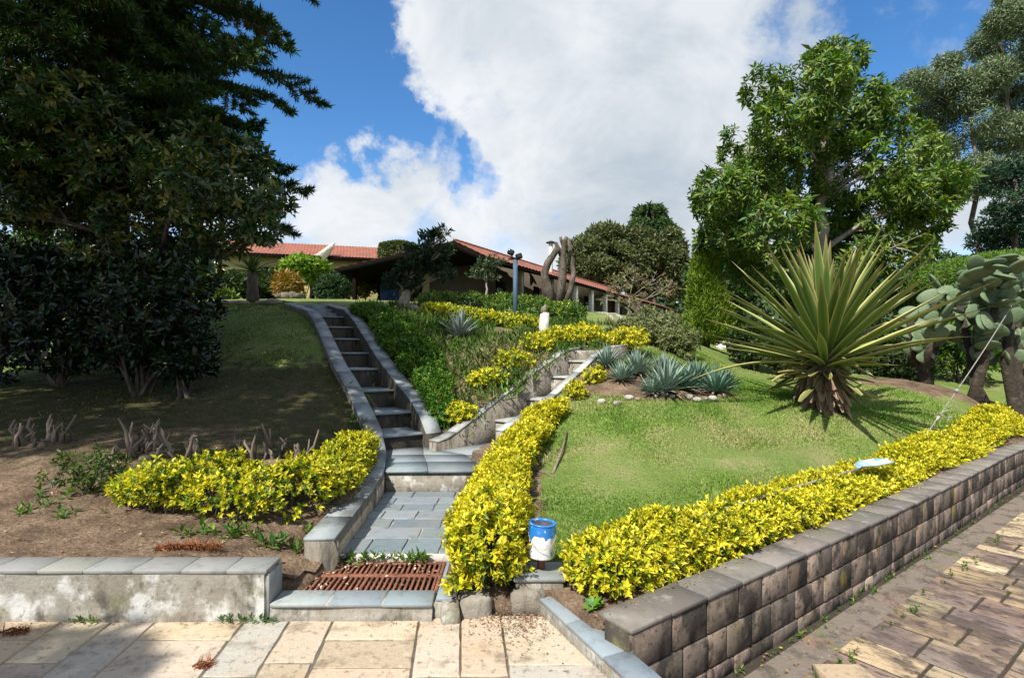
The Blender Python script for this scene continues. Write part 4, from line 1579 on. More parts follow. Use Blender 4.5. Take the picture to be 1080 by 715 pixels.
# ------------------------------------------------------------------ agaves, giant rosette, cactus
def strap_leaves(g, base, dirs, length, width, c_mid, c_edge, curve=.25, n=7, keel=.25, tip_col=None, blunt=False):
    """long pointed leaves with a channelled section; mid and margin have their own colours"""
    for i in range(len(dirs)):
        d = unit(dirs[i]); L = length[i]; W = width[i]
        side = np.cross(d, (0, 0, 1.0))
        if np.linalg.norm(side) < .05:
            side = np.array((1.0, 0, 0))
        side = unit(side)
        up = np.cross(side, d)
        t = np.linspace(0, 1, n)
        ctr = base[i] + d * (t * L)[:, None] - np.array((0, 0, 1.0)) * (curve[i] * L * t ** 2)[:, None]
        prof = np.minimum(1, .55 + 2.2 * t) * np.clip((1 - t) / .42, .02, 1) ** .8
        if blunt:
            prof = np.minimum(1, .6 + 1.5 * t) * np.where(t > .95, .55, 1)
        hw = (W / 2 * prof)[:, None]
        kk = up * (keel * W * prof)[:, None]
        rows = [ctr + side * hw + kk, ctr + side * hw * .72 + kk * .45, ctr, ctr - side * hw * .72 + kk * .45, ctr - side * hw + kk]
        cm = np.array(c_mid[i]); ce = np.array(c_edge[i])
        v = np.stack(rows, 1).reshape(-1, 3)
        col = np.tile(np.stack([ce, cm * .85 + ce * .15, cm, cm * .85 + ce * .15, ce]), (n, 1, 1))
        if tip_col is not None:
            w = np.clip((t - .82) / .18, 0, 1)[:, None, None]
            col = col * (1 - w) + np.asarray(tip_col) * w
        f = [(r * 5 + j, r * 5 + j + 1, (r + 1) * 5 + j + 1, (r + 1) * 5 + j) for r in range(n - 1) for j in range(4)]
        g.add(v, f, col.reshape(-1, 3))


def agave(name, pos, size, n, label, group, seed, mid=(.19, .28, .24), edge=(.27, .36, .30)):
    root = thing(name, label, 'agave', pos, group)
    g = Geo()
    az = np.arange(n) * 2.399 + rng.uniform(0, 6)
    el = np.radians(np.linspace(82, 12, n) + rng.normal(0, 6, n))
    d = np.stack([np.cos(az) * np.cos(el), np.sin(az) * np.cos(el), np.sin(el)], 1)
    L = size * rng.uniform(.75, 1.1, n)
    W = size * .088 * rng.uniform(.8, 1.1, n)
    cm = [vary(mid, .12) for _ in range(n)]; ce = [vary(edge, .1) for _ in range(n)]
    b = np.asarray(pos) + np.stack([np.cos(az), np.sin(az), az * 0], 1) * .02 + (0, 0, .02)
    strap_leaves(g, b, d, L, W, cm, ce, np.full(n, .10) * rng.uniform(.3, 1.6, n), 6, .22, (.13, .09, .06))
    part('leaves', g, M['succulent'], root, True)
    dg = Geo()
    k = 7
    az = rng.uniform(0, 6.28, k)
    d = np.stack([np.cos(az), np.sin(az), np.full(k, .12)], 1)
    strap_leaves(dg, np.tile(np.asarray(pos) + (0, 0, .03), (k, 1)), d, size * rng.uniform(.5, .75, k), np.full(k, size * .08), [vary((.30, .22, .13), .2)] * k, [vary((.38, .30, .2), .2)] * k, np.full(k, .2), 5)
    part('dry_leaves', dg, M['litter'], root)
    return root


def agave_bed():
    spots = [(640, 388, 8.6, .52), (672, 396, 8.5, .62), (655, 402, 8.15, .42), (700, 398, 8.6, .62), (702, 411, 7.85, .70), (688, 414, 7.75, .4), (735, 402, 8.5, .62), (722, 409, 8.0, .55), (755, 409, 7.95, .56), (766, 404, 8.4, .42)]
    where = ['leftmost agave, against the stair kerb', 'blue green agave second from the left in the back row', 'small pale agave in front of the leftmost one', 'tall agave in the middle of the back row',
             'large front agave with upright leaves, in the middle of the clump', 'small front agave left of the large one, above the rocks', 'deep green agave at the right of the back row', 'agave between the large front one and the right end one',
             'open fan shaped agave at the right front end of the clump', 'small agave behind the right end of the clump']
    for i, (px, py, Y, s) in enumerate(spots):
        x = (px - 540) / F * Y
        agave('agave', on(x, Y), s * .8, 72, where[i], 'agaves in the bed', i, mid=(.17, .25, .20) if px < 720 else (.085, .175, .125), edge=(.25, .33, .26) if px < 720 else (.14, .24, .175))
    agave('agave', on((485 - 540) / F * 10.2, 10.2), .62, 40, 'grey green agave alone on the slope between the stairs', None, 30, mid=(.17, .21, .19), edge=(.22, .27, .23))
    # edging stones
    col = [(.42, .39, .35), (.30, .27, .23), (.46, .44, .40), (.28, .20, .15), (.37, .32, .26)]
    lab = ['white', 'grey', 'pale', 'reddish', 'buff']
    xs = [634, 651, 663, 673, 684, 692, 700, 709, 719, 727, 735, 744, 752, 762]
    for i, px in enumerate(xs):
        Y = 7.62 + rng.normal(0, .09) - (.0 if px < 700 else -.1)
        x = (px - 540) / F * Y
        b = on(x, Y)
        s = rng.uniform(.035, .07)
        g = Geo(); rockmesh(g, b + (0, 0, s * .25), (s * 1.2, s * .9, s * .7), col[i % 5], 40 + i)
        solo('rock', g, M['rock'], 'small edging rock in front of the agaves, %s in the row from the left' % ['first', 'second', 'third', 'fourth', 'fifth', 'sixth', 'seventh', 'eighth', 'ninth', 'tenth', 'eleventh', 'twelfth', 'thirteenth', 'last'][i], 'rock', 'edging rocks before the agaves', smooth=True, loc=b)


def giant_rosette():
    Y = 7.55
    b = on((868 - 540) / F * Y, Y)
    root = thing('giant_yucca', 'huge spiky rosette plant with yellow edged sword leaves on the right lawn', 'plant', b)
    c = P(870, 372, Y)
    tr = Geo().tube([b + (0, 0, -.1), b + (0, 0, .3), c + (0, 0, .1)], [.20, .17, .13], 12, lump=.15)
    part('trunk', tr, M['bark'], root, True)
    g = Geo()
    n = 140
    az = np.arange(n) * 2.39996 + rng.normal(0, .12, n)
    u = (np.arange(n) + .5) / n
    el = np.radians(88 - 98 * u ** .95 + rng.normal(0, 5, n))
    d = np.stack([np.cos(az) * np.cos(el), np.sin(az) * np.cos(el), np.sin(el)], 1)
    L = (1.55 + .35 * np.sin(np.clip((np.degrees(el) - 0) / 60, 0, 1) * np.pi)) * rng.uniform(.78, 1.08, n)
    L = np.where(np.degrees(el) < 8, L * .55, L)
    L = np.where(np.degrees(el) > 70, L * .86, L)
    W = np.where(L > 1, .118, .10) * rng.uniform(.85, 1.15, n)
    cm = [vary((.065, .135, .022), .16) for _ in range(n)]
    ce = [vary((.48, .43, .17), .12) for _ in range(n)]
    low = np.degrees(el) < 6
    cm = [np.array((.22, .19, .06)) if low[i] and rng.random() < .6 else cm[i] for i in range(n)]
    z = .12 * (1 - u) - .30 * u
    base = c + d * .10 + np.stack([z * 0, z * 0, z], 1)
    keep = ~low
    idx = np.where(keep)[0]
    strap_leaves(g, base[idx], d[idx], L[idx], W[idx], [cm[i] for i in idx], [ce[i] for i in idx], np.where(rng.uniform(0, 1, len(idx)) < .12, rng.uniform(.1, .3, len(idx)), rng.uniform(-.02, .06, len(idx))), 9, .28, (.32, .24, .10))
    part('sword_leaves', g, M['succulent'], root, True)
    cg = Geo()
    idx = np.where(low)[0]
    k = 58
    az = rng.uniform(0, 6.28, k); el = np.radians(rng.uniform(-28, 12, k))
    d2 = np.stack([np.cos(az) * np.cos(el), np.sin(az) * np.cos(el), np.sin(el)], 1)
    zz = rng.uniform(-.34, 0, k)
    strap_leaves(cg, c + d2 * .1 + np.stack([zz * 0, zz * 0, zz], 1), d2, rng.uniform(.35, .72, k), rng.uniform(.07, .11, k), [vary((.13, .14, .05), .2) for _ in range(k)], [vary((.42, .36, .15), .15) for _ in range(k)],
                 rng.uniform(0, .1, k), 6, .28, None, blunt=True)
    part('cut_leaves', cg, M['succulent'], root, True)
    sg = Geo()
    k = 190
    az = rng.uniform(0, 6.28, k); hh = rng.uniform(0, 1, k)
    st = np.stack([b[0] + np.cos(az) * .17, b[1] + np.sin(az) * .17, b[2] + .16 + hh * (c[2] - b[2] - .38)], 1)
    d3 = np.stack([np.cos(az) * .38, np.sin(az) * .38, np.full(k, -1.0)], 1) + rng.normal(0, .16, (k, 3))
    strap_leaves(sg, st, d3, rng.uniform(.2, .44, k), rng.uniform(.05, .1, k), [vary((.21, .145, .09), .3) for _ in range(k)], [vary((.36, .275, .185), .25) for _ in range(k)], np.full(k, -.1), 5, .3, None, blunt=True)
    part('dead_leaf_skirt', sg, M['litter'], root)


def pad_mesh():
    v, f = ico()
    q = v.copy()
    z = (q[:, 2] + 1) / 2
    w = (.62 + .55 * np.sin(np.clip(z, 0, 1) * 2.0 + .1)) * .62
    q = np.c_[q[:, 0] * w, q[:, 1] * .16 * (1 - .25 * z), z]
    g = Geo().add(q, f)
    me = g.mesh('pad', smooth=True)
    me.materials.append(M['pad'])
    return me


def cactus():
    pm = pad_mesh()
    defs = [((1030, 9.5), [(1030, 330), (1012, 318), (1050, 322)], 'tall prickly pear cactus with thick trunk behind the guy wire', 34, 1),
            ((1072, 9.3), [(1072, 335), (1050, 300), (1098, 318), (1070, 300)], 'prickly pear cactus with thick dark trunk near the right end of the lawn', 38, 2),
            ((975, 9.9), [(960, 335), (985, 320), (990, 345)], 'leaning prickly pear cactus just right of the giant yucca', 30, 3),
            ((1120, 9.7), [(1120, 330), (1100, 310), (1140, 315)], 'rightmost prickly pear cactus, cut by the photo edge', 26, 4)]
    for (px, Y), arms, lb, n, seed in defs:
        b = on((px - 540) / F * Y, Y)
        root = thing('prickly_pear', lb, 'cactus', b, 'prickly pear cacti')
        tg = Geo()
        tips = []
        for ax, ay in arms:
            t = P(ax, ay, Y + rng.normal(0, .25))
            m = (b + t) / 2 + np.array((rng.normal(0, .12), rng.normal(0, .1), -.1))
            pts = [b + (rng.normal(0, .03), 0, -.1), b + (0, 0, .25), m, t]
            tg.tube(np.array(pts), [.15, .10, .075, .05], 10, lump=.28)
            tips += [t, (m + t) / 2, m * .4 + t * .6, m * .7 + t * .3, m]
        part('trunk', tg, M['cactus_trunk'], root, True)
        r = random.Random(seed)
        cells = []
        for k in range(n + 16):
            if k < len(tips) or not cells:
                p = np.array(tips[k % len(tips)]); up = Vector((r.gauss(0, .6), r.gauss(-.15, .5), 1))
            else:
                q, axis, s0 = cells[r.randrange(max(0, len(cells) - 22), len(cells))]
                p = q + np.array(axis) * s0 * .93
                up = Vector(axis) + Vector((r.gauss(0, .75), r.gauss(-.05, .55), r.gauss(.12, .4)))
            up.normalize()
            if p[2] > EYE + (HZ - 288) / F * Y:
                up.z = -abs(up.z) * .2; up.normalize()
            s = r.uniform(.20, .36)
            yaw = r.gauss(0, .55)
            xax = Vector((math.cos(yaw), math.sin(yaw), 0)); xax = (xax - up * xax.dot(up)).normalized()
            yax = up.cross(xax)
            mt = Matrix((xax, yax, up)).transposed()
            o = bpy.data.objects.new('pad', pm)
            COL.objects.link(o)
            o.parent = root
            o.rotation_euler = mt.to_euler()
            o.scale = (s * r.uniform(.85, 1.1), s, s)
            o.location = Vector(p - b) - up * .03
            cells.append((p, tuple(up), s))


agave_bed()
giant_rosette()
cactus()


# ------------------------------------------------------------------ trees
def CL(px, py, Y, rpx, rpy=None, depth=None):
    c = P(px, py, Y)
    a = rpx / F * Y; b = (rpy or rpx) / F * Y
    return c, (a, depth or a, b)


def trees_right():
    # the broad leafy tree behind the giant rosette
    Y = 13.0
    b = on((860 - 540) / F * Y, Y)
    raw = [(855, 95, 38, 34), (880, 68, 28, 24), (810, 95, 26, 26), (835, 130, 40, 32), (895, 125, 42, 36), (780, 160, 34, 28), (760, 205, 30, 30), (800, 195, 40, 34),
           (850, 180, 45, 38), (905, 180, 45, 36), (950, 170, 36, 30), (975, 205, 36, 26), (925, 225, 44, 34), (870, 235, 44, 34), (815, 240, 42, 32), (765, 250, 30, 28),
           (975, 240, 34, 24), (750, 180, 18, 18), (930, 120, 26, 22), (855, 280, 40, 26), (905, 278, 36, 22), (800, 280, 34, 22), (945, 262, 34, 20), (1000, 190, 22, 18), (960, 140, 18, 14)]
    cl = [CL(x, y, Y + (i * 37 % 11 - 5) * .28, a * 1.04, c * 1.04, a / F * Y * 1.25) for i, (x, y, a, c) in enumerate(raw)]
    pal = palette([(.035, .09, .012), (.06, .13, .016), (.10, .18, .022), (.19, .25, .04)])
    tree('leafy_tree', b, P(868, 120, Y), .21, cl, 430, 8, (.16, .054), pal, 'large broad leafed tree with glossy leaf whorls behind the giant yucca', material='leaf', bark='bark_pale', spread=(45, 105), shoot=.06,
         droop=.12, gap=-.32, seed=3, twigs=6, gscale=1.3)
    # eucalyptus trees at the right edge
    pal = palette([(.14, .19, .095), (.18, .235, .12), (.23, .28, .15), (.11, .155, .08)])
    sets = [((1030, 270), (1022, 70), 32, [(965, 90, 22, 16), (985, 115, 26, 20), (1000, 85, 20, 14), (1020, 100, 28, 22), (1010, 145, 30, 24), (985, 160, 22, 20), (1030, 185, 26, 24), (1005, 200, 24, 20), (1045, 80, 24, 20), (1035, 125, 22, 20), (1000, 65, 14, 9)],
             'slender eucalyptus with grey green leaf clouds, left one at the right edge'),
            ((1062, 268), (1065, 10), 34, [(1065, 20, 24, 18), (1045, 45, 22, 18), (1080, 55, 28, 22), (1060, 90, 26, 22), (1085, 110, 30, 24), (1060, 140, 26, 22), (1095, 20, 26, 20), (1080, -10, 26, 18), (1050, 175, 22, 20), (1085, 165, 26, 20)],
             'tall eucalyptus whose top leaves the photo at the upper right corner'),
            ((1120, 268), (1120, 0), 33, [(1120, 0, 34, 24), (1110, 50, 30, 24), (1130, 90, 32, 26), (1115, 140, 30, 24), (1140, 40, 30, 24)],
             'eucalyptus mostly beyond the right edge of the photo')]
    for (bx, by), (tx, ty), Yd, raw, lb in sets:
        bb = on((bx - 540) / F * Yd, Yd)
        cl = [CL(x, y, Yd + rng.normal(0, 1.0), a, c) for x, y, a, c in raw]
        tree('eucalyptus', bb, P(tx, ty, Yd), .2, cl, 420, 6, (.26, .06), pal, lb, group='eucalyptus trees', bark='bark', material='leaf_matt', droop=.15, upb=.8, gap=-.3, seed=bx * .1, gscale=.55, twigs=7, spread=(40, 110), shoot=.3)
    pal = palette([(.018, .045, .022), (.026, .06, .028), (.035, .075, .032)])
    raw = [(1058, 190, 22, 22), (1075, 220, 26, 26), (1050, 235, 22, 20), (1085, 185, 24, 26), (1040, 255, 18, 14), (1075, 255, 28, 18), (1100, 230, 30, 30)]
    bb = on((1070 - 540) / F * 26, 26)
    tree('evergreen_tree', bb, P(1070, 190, 26), .25, [CL(x, y, 26 + rng.normal(0, .6), a, c) for x, y, a, c in raw], 260, 6, (.2, .075), pal, 'dark dense evergreen in front of the eucalyptus trunks at the right edge', gap=-.6, seed=8, twigs=4)
    # mown green mound
    g = Geo()
    v, f = ico()
    c = P(1075, 300, 27)
    q = v * np.array((5.2, 4.5, 1.75)) * (1 + .04 * vnoise(v, 2.0, 3))[:, None]
    cc = np.array((c[0], c[1], c[2] - .1))
    root = thing('clipped_mound', 'broad clipped bright green mound of shrubbery behind the cactus pads', 'shrub', on(cc[0], cc[1]))
    d = unit(rng.normal(size=(9000, 3))); d[:, 2] = np.abs(d[:, 2]) - .15
    d = unit(d)
    pp = cc + d * np.array((5.2, 4.5, 1.75)) * (1 + .05 * vnoise(d, 2.4, 5))[:, None]
    g.sprigs(pp, unit(d + rng.normal(0, .3, d.shape)), 6, .14, .055, palette([(.06, .13, .015), (.09, .18, .02), (.14, .22, .03)]), shoot=.1)
    part('foliage', g, M['leaf'], root)
    # slender bright cypress
    Y = 13.2
    x = (746 - 540) / F * Y
    b = on(x, Y)
    root = thing('cypress', 'slender bright green cypress column left of the leafy tree', 'tree', b)
    zt = EYE + (HZ - 252) / F * Y
    n = 5200
    t = rng.uniform(0, 1, n) ** .8
    z = b[2] + .1 + t * (zt - b[2])
    rad = .52 * np.clip((1 - t) / .8, 0.03, 1) ** .7 * np.clip(t * 6 + .5, 0, 1)
    az = rng.uniform(0, 6.28, n)
    rr = rad * (1 + .25 * vnoise(np.stack([np.cos(az), np.sin(az), z * 1.5], 1), 1.6, 4)) * (1 - .5 * rng.uniform(0, 1, n) ** 2)
    cxs = x + (t - .3) * -.1
    p = np.stack([cxs + np.cos(az) * rr, Y + np.sin(az) * rr, z], 1)
    D = np.stack([np.cos(az) * .6, np.sin(az) * .6, np.full(n, 1.0)], 1) + rng.normal(0, .25, (n, 3))
    g = Geo().sprigs(p, D, 6, .12, .022, palette([(.07, .14, .015), (.12, .21, .02), (.17, .27, .028), (.25, .31, .04)]), spread=(10, 45), shoot=.1)
    part('crown', g, M['needle'], root)
    part('trunk', Geo().tube([b - (0, 0, .1), b + (0, 0, 1), (x, Y, zt - .4)], [.07, .05, .015], 8), M['bark'], root, True)


def trees_back():
    pal = palette([(.08, .10, .036), (.10, .125, .044), (.13, .145, .055), (.065, .085, .034)])
    pal2 = palette([(.03, .07, .02), (.045, .09, .025), (.06, .105, .03)])
    Y = 66
    sets = [('round_tree', (625, 320), (628, 262), [(618, 265, 22, 16), (640, 252, 24, 16), (625, 282, 24, 14), (648, 272, 22, 16), (606, 280, 16, 14), (650, 292, 24, 14), (612, 298, 16, 12)], pal, 'olive green round tree left of the pair beyond the house', Y),
            ('round_tree', (685, 320), (685, 260), [(672, 255, 22, 16), (690, 268, 24, 18), (708, 258, 18, 18), (668, 282, 22, 16), (700, 286, 20, 16), (714, 276, 12, 16), (682, 300, 26, 14), (710, 302, 14, 12)], pal, 'olive green round tree right of the pair beyond the house', Y + 3),
            ('round_tree', (690, 318), (688, 225), [(685, 228, 18, 12), (675, 240, 13, 10), (697, 240, 14, 10), (705, 248, 12, 10)], pal2, 'dark green taller tree whose round top rises above the olive trees', Y + 12),
            ('evergreen_tree', (770, 330), (770, 205), [(760, 215, 26, 22), (790, 235, 30, 26), (765, 260, 34, 26), (800, 285, 34, 26), (770, 300, 34, 24), (840, 300, 34, 24), (745, 290, 24, 20)], pal2, 'dark evergreen filling the gap behind the cypress', 30),
            ('evergreen_tree', (880, 330), (880, 290), [(860, 310, 34, 20), (900, 300, 34, 24), (940, 305, 34, 22), (985, 285, 24, 20)], pal2, 'dark evergreen low behind the leafy tree trunk', 28)]
    for nm, (bx, by), (tx, ty), raw, pl, lb, Yd in sets:
        b = on((bx - 540) / F * Yd, Yd)
        cl = [CL(x, y, Yd + rng.normal(0, .02 * Yd), a, c) for x, y, a, c in raw]
        tree(nm, b, P(tx, ty, Yd), .4, cl, 130 if Yd > 50 else 200, 6, (.55, .24) if Yd > 50 else (.3, .12), pl, lb, group='trees beyond the house' if Yd > 50 else None, material='leaf_matt', twigs=3, seed=bx, gap=-.55, gscale=.45, spread=(30, 95))
    # far wood on the horizon, one mass
    g = Geo()
    n = 9000
    az = rng.uniform(-1.25, 1.25, n)
    r = rng.uniform(95, 150, n)
    x = np.sin(az) * r; y = np.cos(az) * r
    hgt = 7 + 3.5 * vnoise(np.stack([az * 9, az * 0, az * 0], 1), 1.3, 2)
    z = 3 + rng.uniform(0, 1, n) ** .7 * hgt
    D = np.stack([-np.sin(az), -np.cos(az), np.full(n, .7)], 1) + rng.normal(0, .5, (n, 3))
    g.sprigs(np.stack([x, y, z], 1), D, 5, 1.5, .8, palette([(.035, .06, .022), (.05, .08, .028), (.06, .09, .035)]))
    solo('far_wood', g, M['leaf_matt'], 'far wood closing the horizon beyond the garden', 'wood', kind='stuff')


def trees_left():
    # dark broadleaf tree on the bank
    Y = 8.6
    b = on((165 - 540) / F * Y, Y)
    raw = [(200, 190, 50, 40), (130, 180, 55, 45), (60, 170, 60, 45), (10, 190, 50, 50), (250, 200, 40, 32), (285, 215, 26, 20), (230, 245, 40, 26), (160, 240, 50, 34), (90, 245, 40, 26), (190, 285, 40, 22), (275, 245, 26, 14), (140, 285, 44, 26), (80, 300, 40, 24), (200, 262, 30, 20), (105, 265, 30, 20), (20, 215, 40, 24), (210, 150, 40, 26), (150, 130, 50, 34), (80, 115, 50, 36), (20, 110, 50, 40), (255, 165, 30, 22)]
    cl = [CL(x, y, Y + (i * 29 % 9 - 4) * .22, a, c) for i, (x, y, a, c) in enumerate(raw)]
    pal = palette([(.014, .042, .012), (.022, .06, .016), (.035, .085, .02), (.07, .12, .025), (.20, .20, .04)])
    tree('broadleaf_tree', b, P(170, 200, Y), .17, cl, 620, 7, (.115, .05), pal, 'dark glossy broad leafed tree spreading over the shaded left bank', material='leaf_gloss', seed=12, twigs=7, gap=-.75, gscale=1.3, spread=(35, 100), droop=.1)
    # conifer behind and above it
    Yc = 9.6
    x = (120 - 540) / F * Yc
    b = on(x, Yc)
    root = thing('conifer', 'tall dark conifer whose branch tips stand out against the sky at the upper left', 'tree', b)
    tr = Geo().tube([b - (0, 0, .15), b + (0, 0, 2.5), b + (0, 0, 6), b + (0, 0, 11)], [.30, .24, .18, .05], 12, lump=.1)
    part('trunk', tr, M['bark'], root, True)
    br = Geo(); g = Geo()
    pos, dr = [], []
    for i in range(96):
        z = 2.6 + 7.8 * (i / 96.0)
        az = i * 2.4 + rng.normal(0, .2)
        L = (3.65 - .12 * (z - 3.6)) * rng.uniform(.82, 1.1)
        if z < 4.4:
            L *= .8
        d = np.array((math.cos(az), math.sin(az) * .9, .10))
        a = b * (1, 1, 0) + (0, 0, b[2] + z)
        t = np.linspace(0, 1, 9)[:, None]
        p = a + d * L * t + np.array((0, 0, 1.0)) * (.10 * t - .34 * t ** 2) * L * .8 + rng.normal(0, .03, (9, 3))
        br.tube(p, np.linspace(.045, .008, 9), 6, cap=False)
        nb = 24
        for j in range(nb):
            tt = .07 + .93 * j / (nb - 1)
            q = np.array([np.interp(tt, t[:, 0], p[:, c]) for c in range(3)])
            sd = np.cross(unit(d), (0, 0, 1)) * (1 if j % 2 else -1)
            e = unit(unit(d) * .75 + sd * .8 + (0, 0, rng.normal(-.12, .2)))
            bl = (.75 * (1 - tt) + .24) * rng.uniform(.7, 1.2)
            ss = np.linspace(.05, 1, int(7 + bl * 16))[:, None]
            pts = q + e * bl * ss + np.array((0, 0, -.10)) * bl * ss ** 2
            br.tube([q, pts[len(pts) // 2], pts[-1]], [.008, .005, .003], 4, cap=False)
            pos.append(pts); dr.append(np.tile(e, (len(pts), 1)))
    pos = np.vstack(pos); dr = np.vstack(dr)
    brown = (vnoise(pos, 1.1, 9) > .95)
    pg = palette([(.014, .04, .012), (.026, .065, .015), (.05, .11, .02), (.085, .16, .03)])
    pb = palette([(.16, .085, .025), (.22, .14, .035), (.12, .06, .02)])
    g.sprigs(pos[~brown], dr[~brown], 11, .115, .02, pg, spread=(25, 70), shoot=.07)
    g.sprigs(pos[brown], dr[brown], 9, .10, .017, pb, spread=(25, 70), shoot=.07)
    part('branches', br, M['bark'], root, True)
    part('needles', g, M['needle'], root)
    # skirt shrub under the trees
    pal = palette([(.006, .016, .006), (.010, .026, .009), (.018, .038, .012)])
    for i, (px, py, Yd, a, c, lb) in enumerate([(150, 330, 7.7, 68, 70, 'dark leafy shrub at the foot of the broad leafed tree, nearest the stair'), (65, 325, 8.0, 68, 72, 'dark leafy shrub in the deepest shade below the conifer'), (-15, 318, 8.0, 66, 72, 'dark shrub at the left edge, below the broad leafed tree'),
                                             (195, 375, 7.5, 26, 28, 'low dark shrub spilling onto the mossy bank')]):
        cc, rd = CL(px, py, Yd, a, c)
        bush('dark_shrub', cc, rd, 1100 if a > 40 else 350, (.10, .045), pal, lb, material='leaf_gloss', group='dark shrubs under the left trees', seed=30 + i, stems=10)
    # tall trees beside the patio, mostly outside the photograph: they shade the bank and the patio corner
    pal = palette([(.02, .05, .014), (.03, .065, .018), (.045, .08, .02)])
    cl = [((-7.6, 2.9, 7.3), (1.7, 1.7, 1.3)), ((-5.7, 3.1, 6.9), (1.5, 1.5, 1.1)), ((-6.2, 4.8, 7.5), (1.9, 1.6, 1.3)), ((-8.2, 5.2, 7.0), (1.9, 1.7, 1.4)), ((-4.95, 4.5, 7.4), (1.15, 1.3, .9)), ((-7.2, 6.6, 8.2), (2.0, 1.6, 1.3)),
          ((-9.6, 3.2, 7.2), (1.7, 1.6, 1.4)), ((-5.9, 1.75, 6.9), (1.1, .9, .8)), ((-7.9, 1.6, 7.0), (1.3, .9, .9)), ((-4.6, 3.3, 6.6), (.8, .9, .7)), ((-5.0, 5.9, 8.2), (1.2, 1.3, 1.0))]
    tree('shade_tree', on(-9.2, 3.4), (-7.2, 4.2, 7.5), .3, cl, 400, 7, (.13, .056), pal, 'tall shade tree left of the patio whose crown hangs in at the upper left corner', seed=21, twigs=4, gap=-.75, gscale=1.2)
    cl = [((-6.9, -2.5, 6.4), (1.4, 1.0, 1.1)), ((-5.75, -2.75, 6.9), (.9, .9, .8)), ((-8.2, -2.1, 6.8), (1.5, 1.1, 1.2)), ((-6.8, -4.0, 6.6), (1.6, 1.2, 1.1)), ((-5.5, -4.2, 7.0), (.9, 1.0, .8))]
    tree('shade_tree', on(-8.0, -3.0), (-6.5, -2.8, 6.5), .28, cl, 700, 7, (.14, .062), pal, 'shade tree beside the patio outside the photograph', seed=22, twigs=4, gap=-.8, gscale=1.2)


trees_right()
trees_back()
trees_left()


# ------------------------------------------------------------------ buildings
def tiled_roof(g, a, b, c, d, rows, cols, lift=.05):
    """roof plane a-b eave, d-c ridge, pressed into barrel tile waves"""
    a, b, c, d = [np.asarray(q, float) for q in (a, b, c, d)]
    nu = cols * 4 + 1; nv = rows * 2 + 1
    u = np.linspace(0, 1, nu)[None, :, None]; v = np.linspace(0, 1, nv)[:, None, None]
    p = (a * (1 - u) + b * u) * (1 - v) + (d * (1 - u) + c * u) * v
    w = lift * np.abs(np.sin(np.linspace(0, 1, nu) * cols * np.pi))[None, :] + lift * .5 * (1 - (np.arange(nv) % 2))[:, None]
    p[..., 2] += w
    idx = np.arange(nu * nv).reshape(nv, nu)
    f = np.stack([idx[:-1, :-1], idx[:-1, 1:], idx[1:, 1:], idx[1:, :-1]], -1).reshape(-1, 4)
    g.add(p.reshape(-1, 3), f)


def chair(pos, rz, col, label):
    root = thing('garden_chair', label, 'chair', pos, 'chairs on the veranda')
    c, s = math.cos(rz), math.sin(rz)
    rot = np.array([[c, -s, 0], [s, c, 0], [0, 0, 1]])
    q = lambda x, y, z: np.asarray(pos) + rot @ np.array((x, y, z))
    part('seat', Geo().box(q(0, 0, .43), (.5, .5, .04), rot=rot, bevel=.01), M[col], root)
    part('backrest', Geo().box(q(0, .24, .72), (.5, .04, .5), rot=rot, bevel=.01), M[col], root)
    for x in (-.22, .22):
        for y in (-.22, .22):
            part('leg', Geo().box(q(x, y, .205), (.04, .04, .41), rot=rot), M['white'], root)


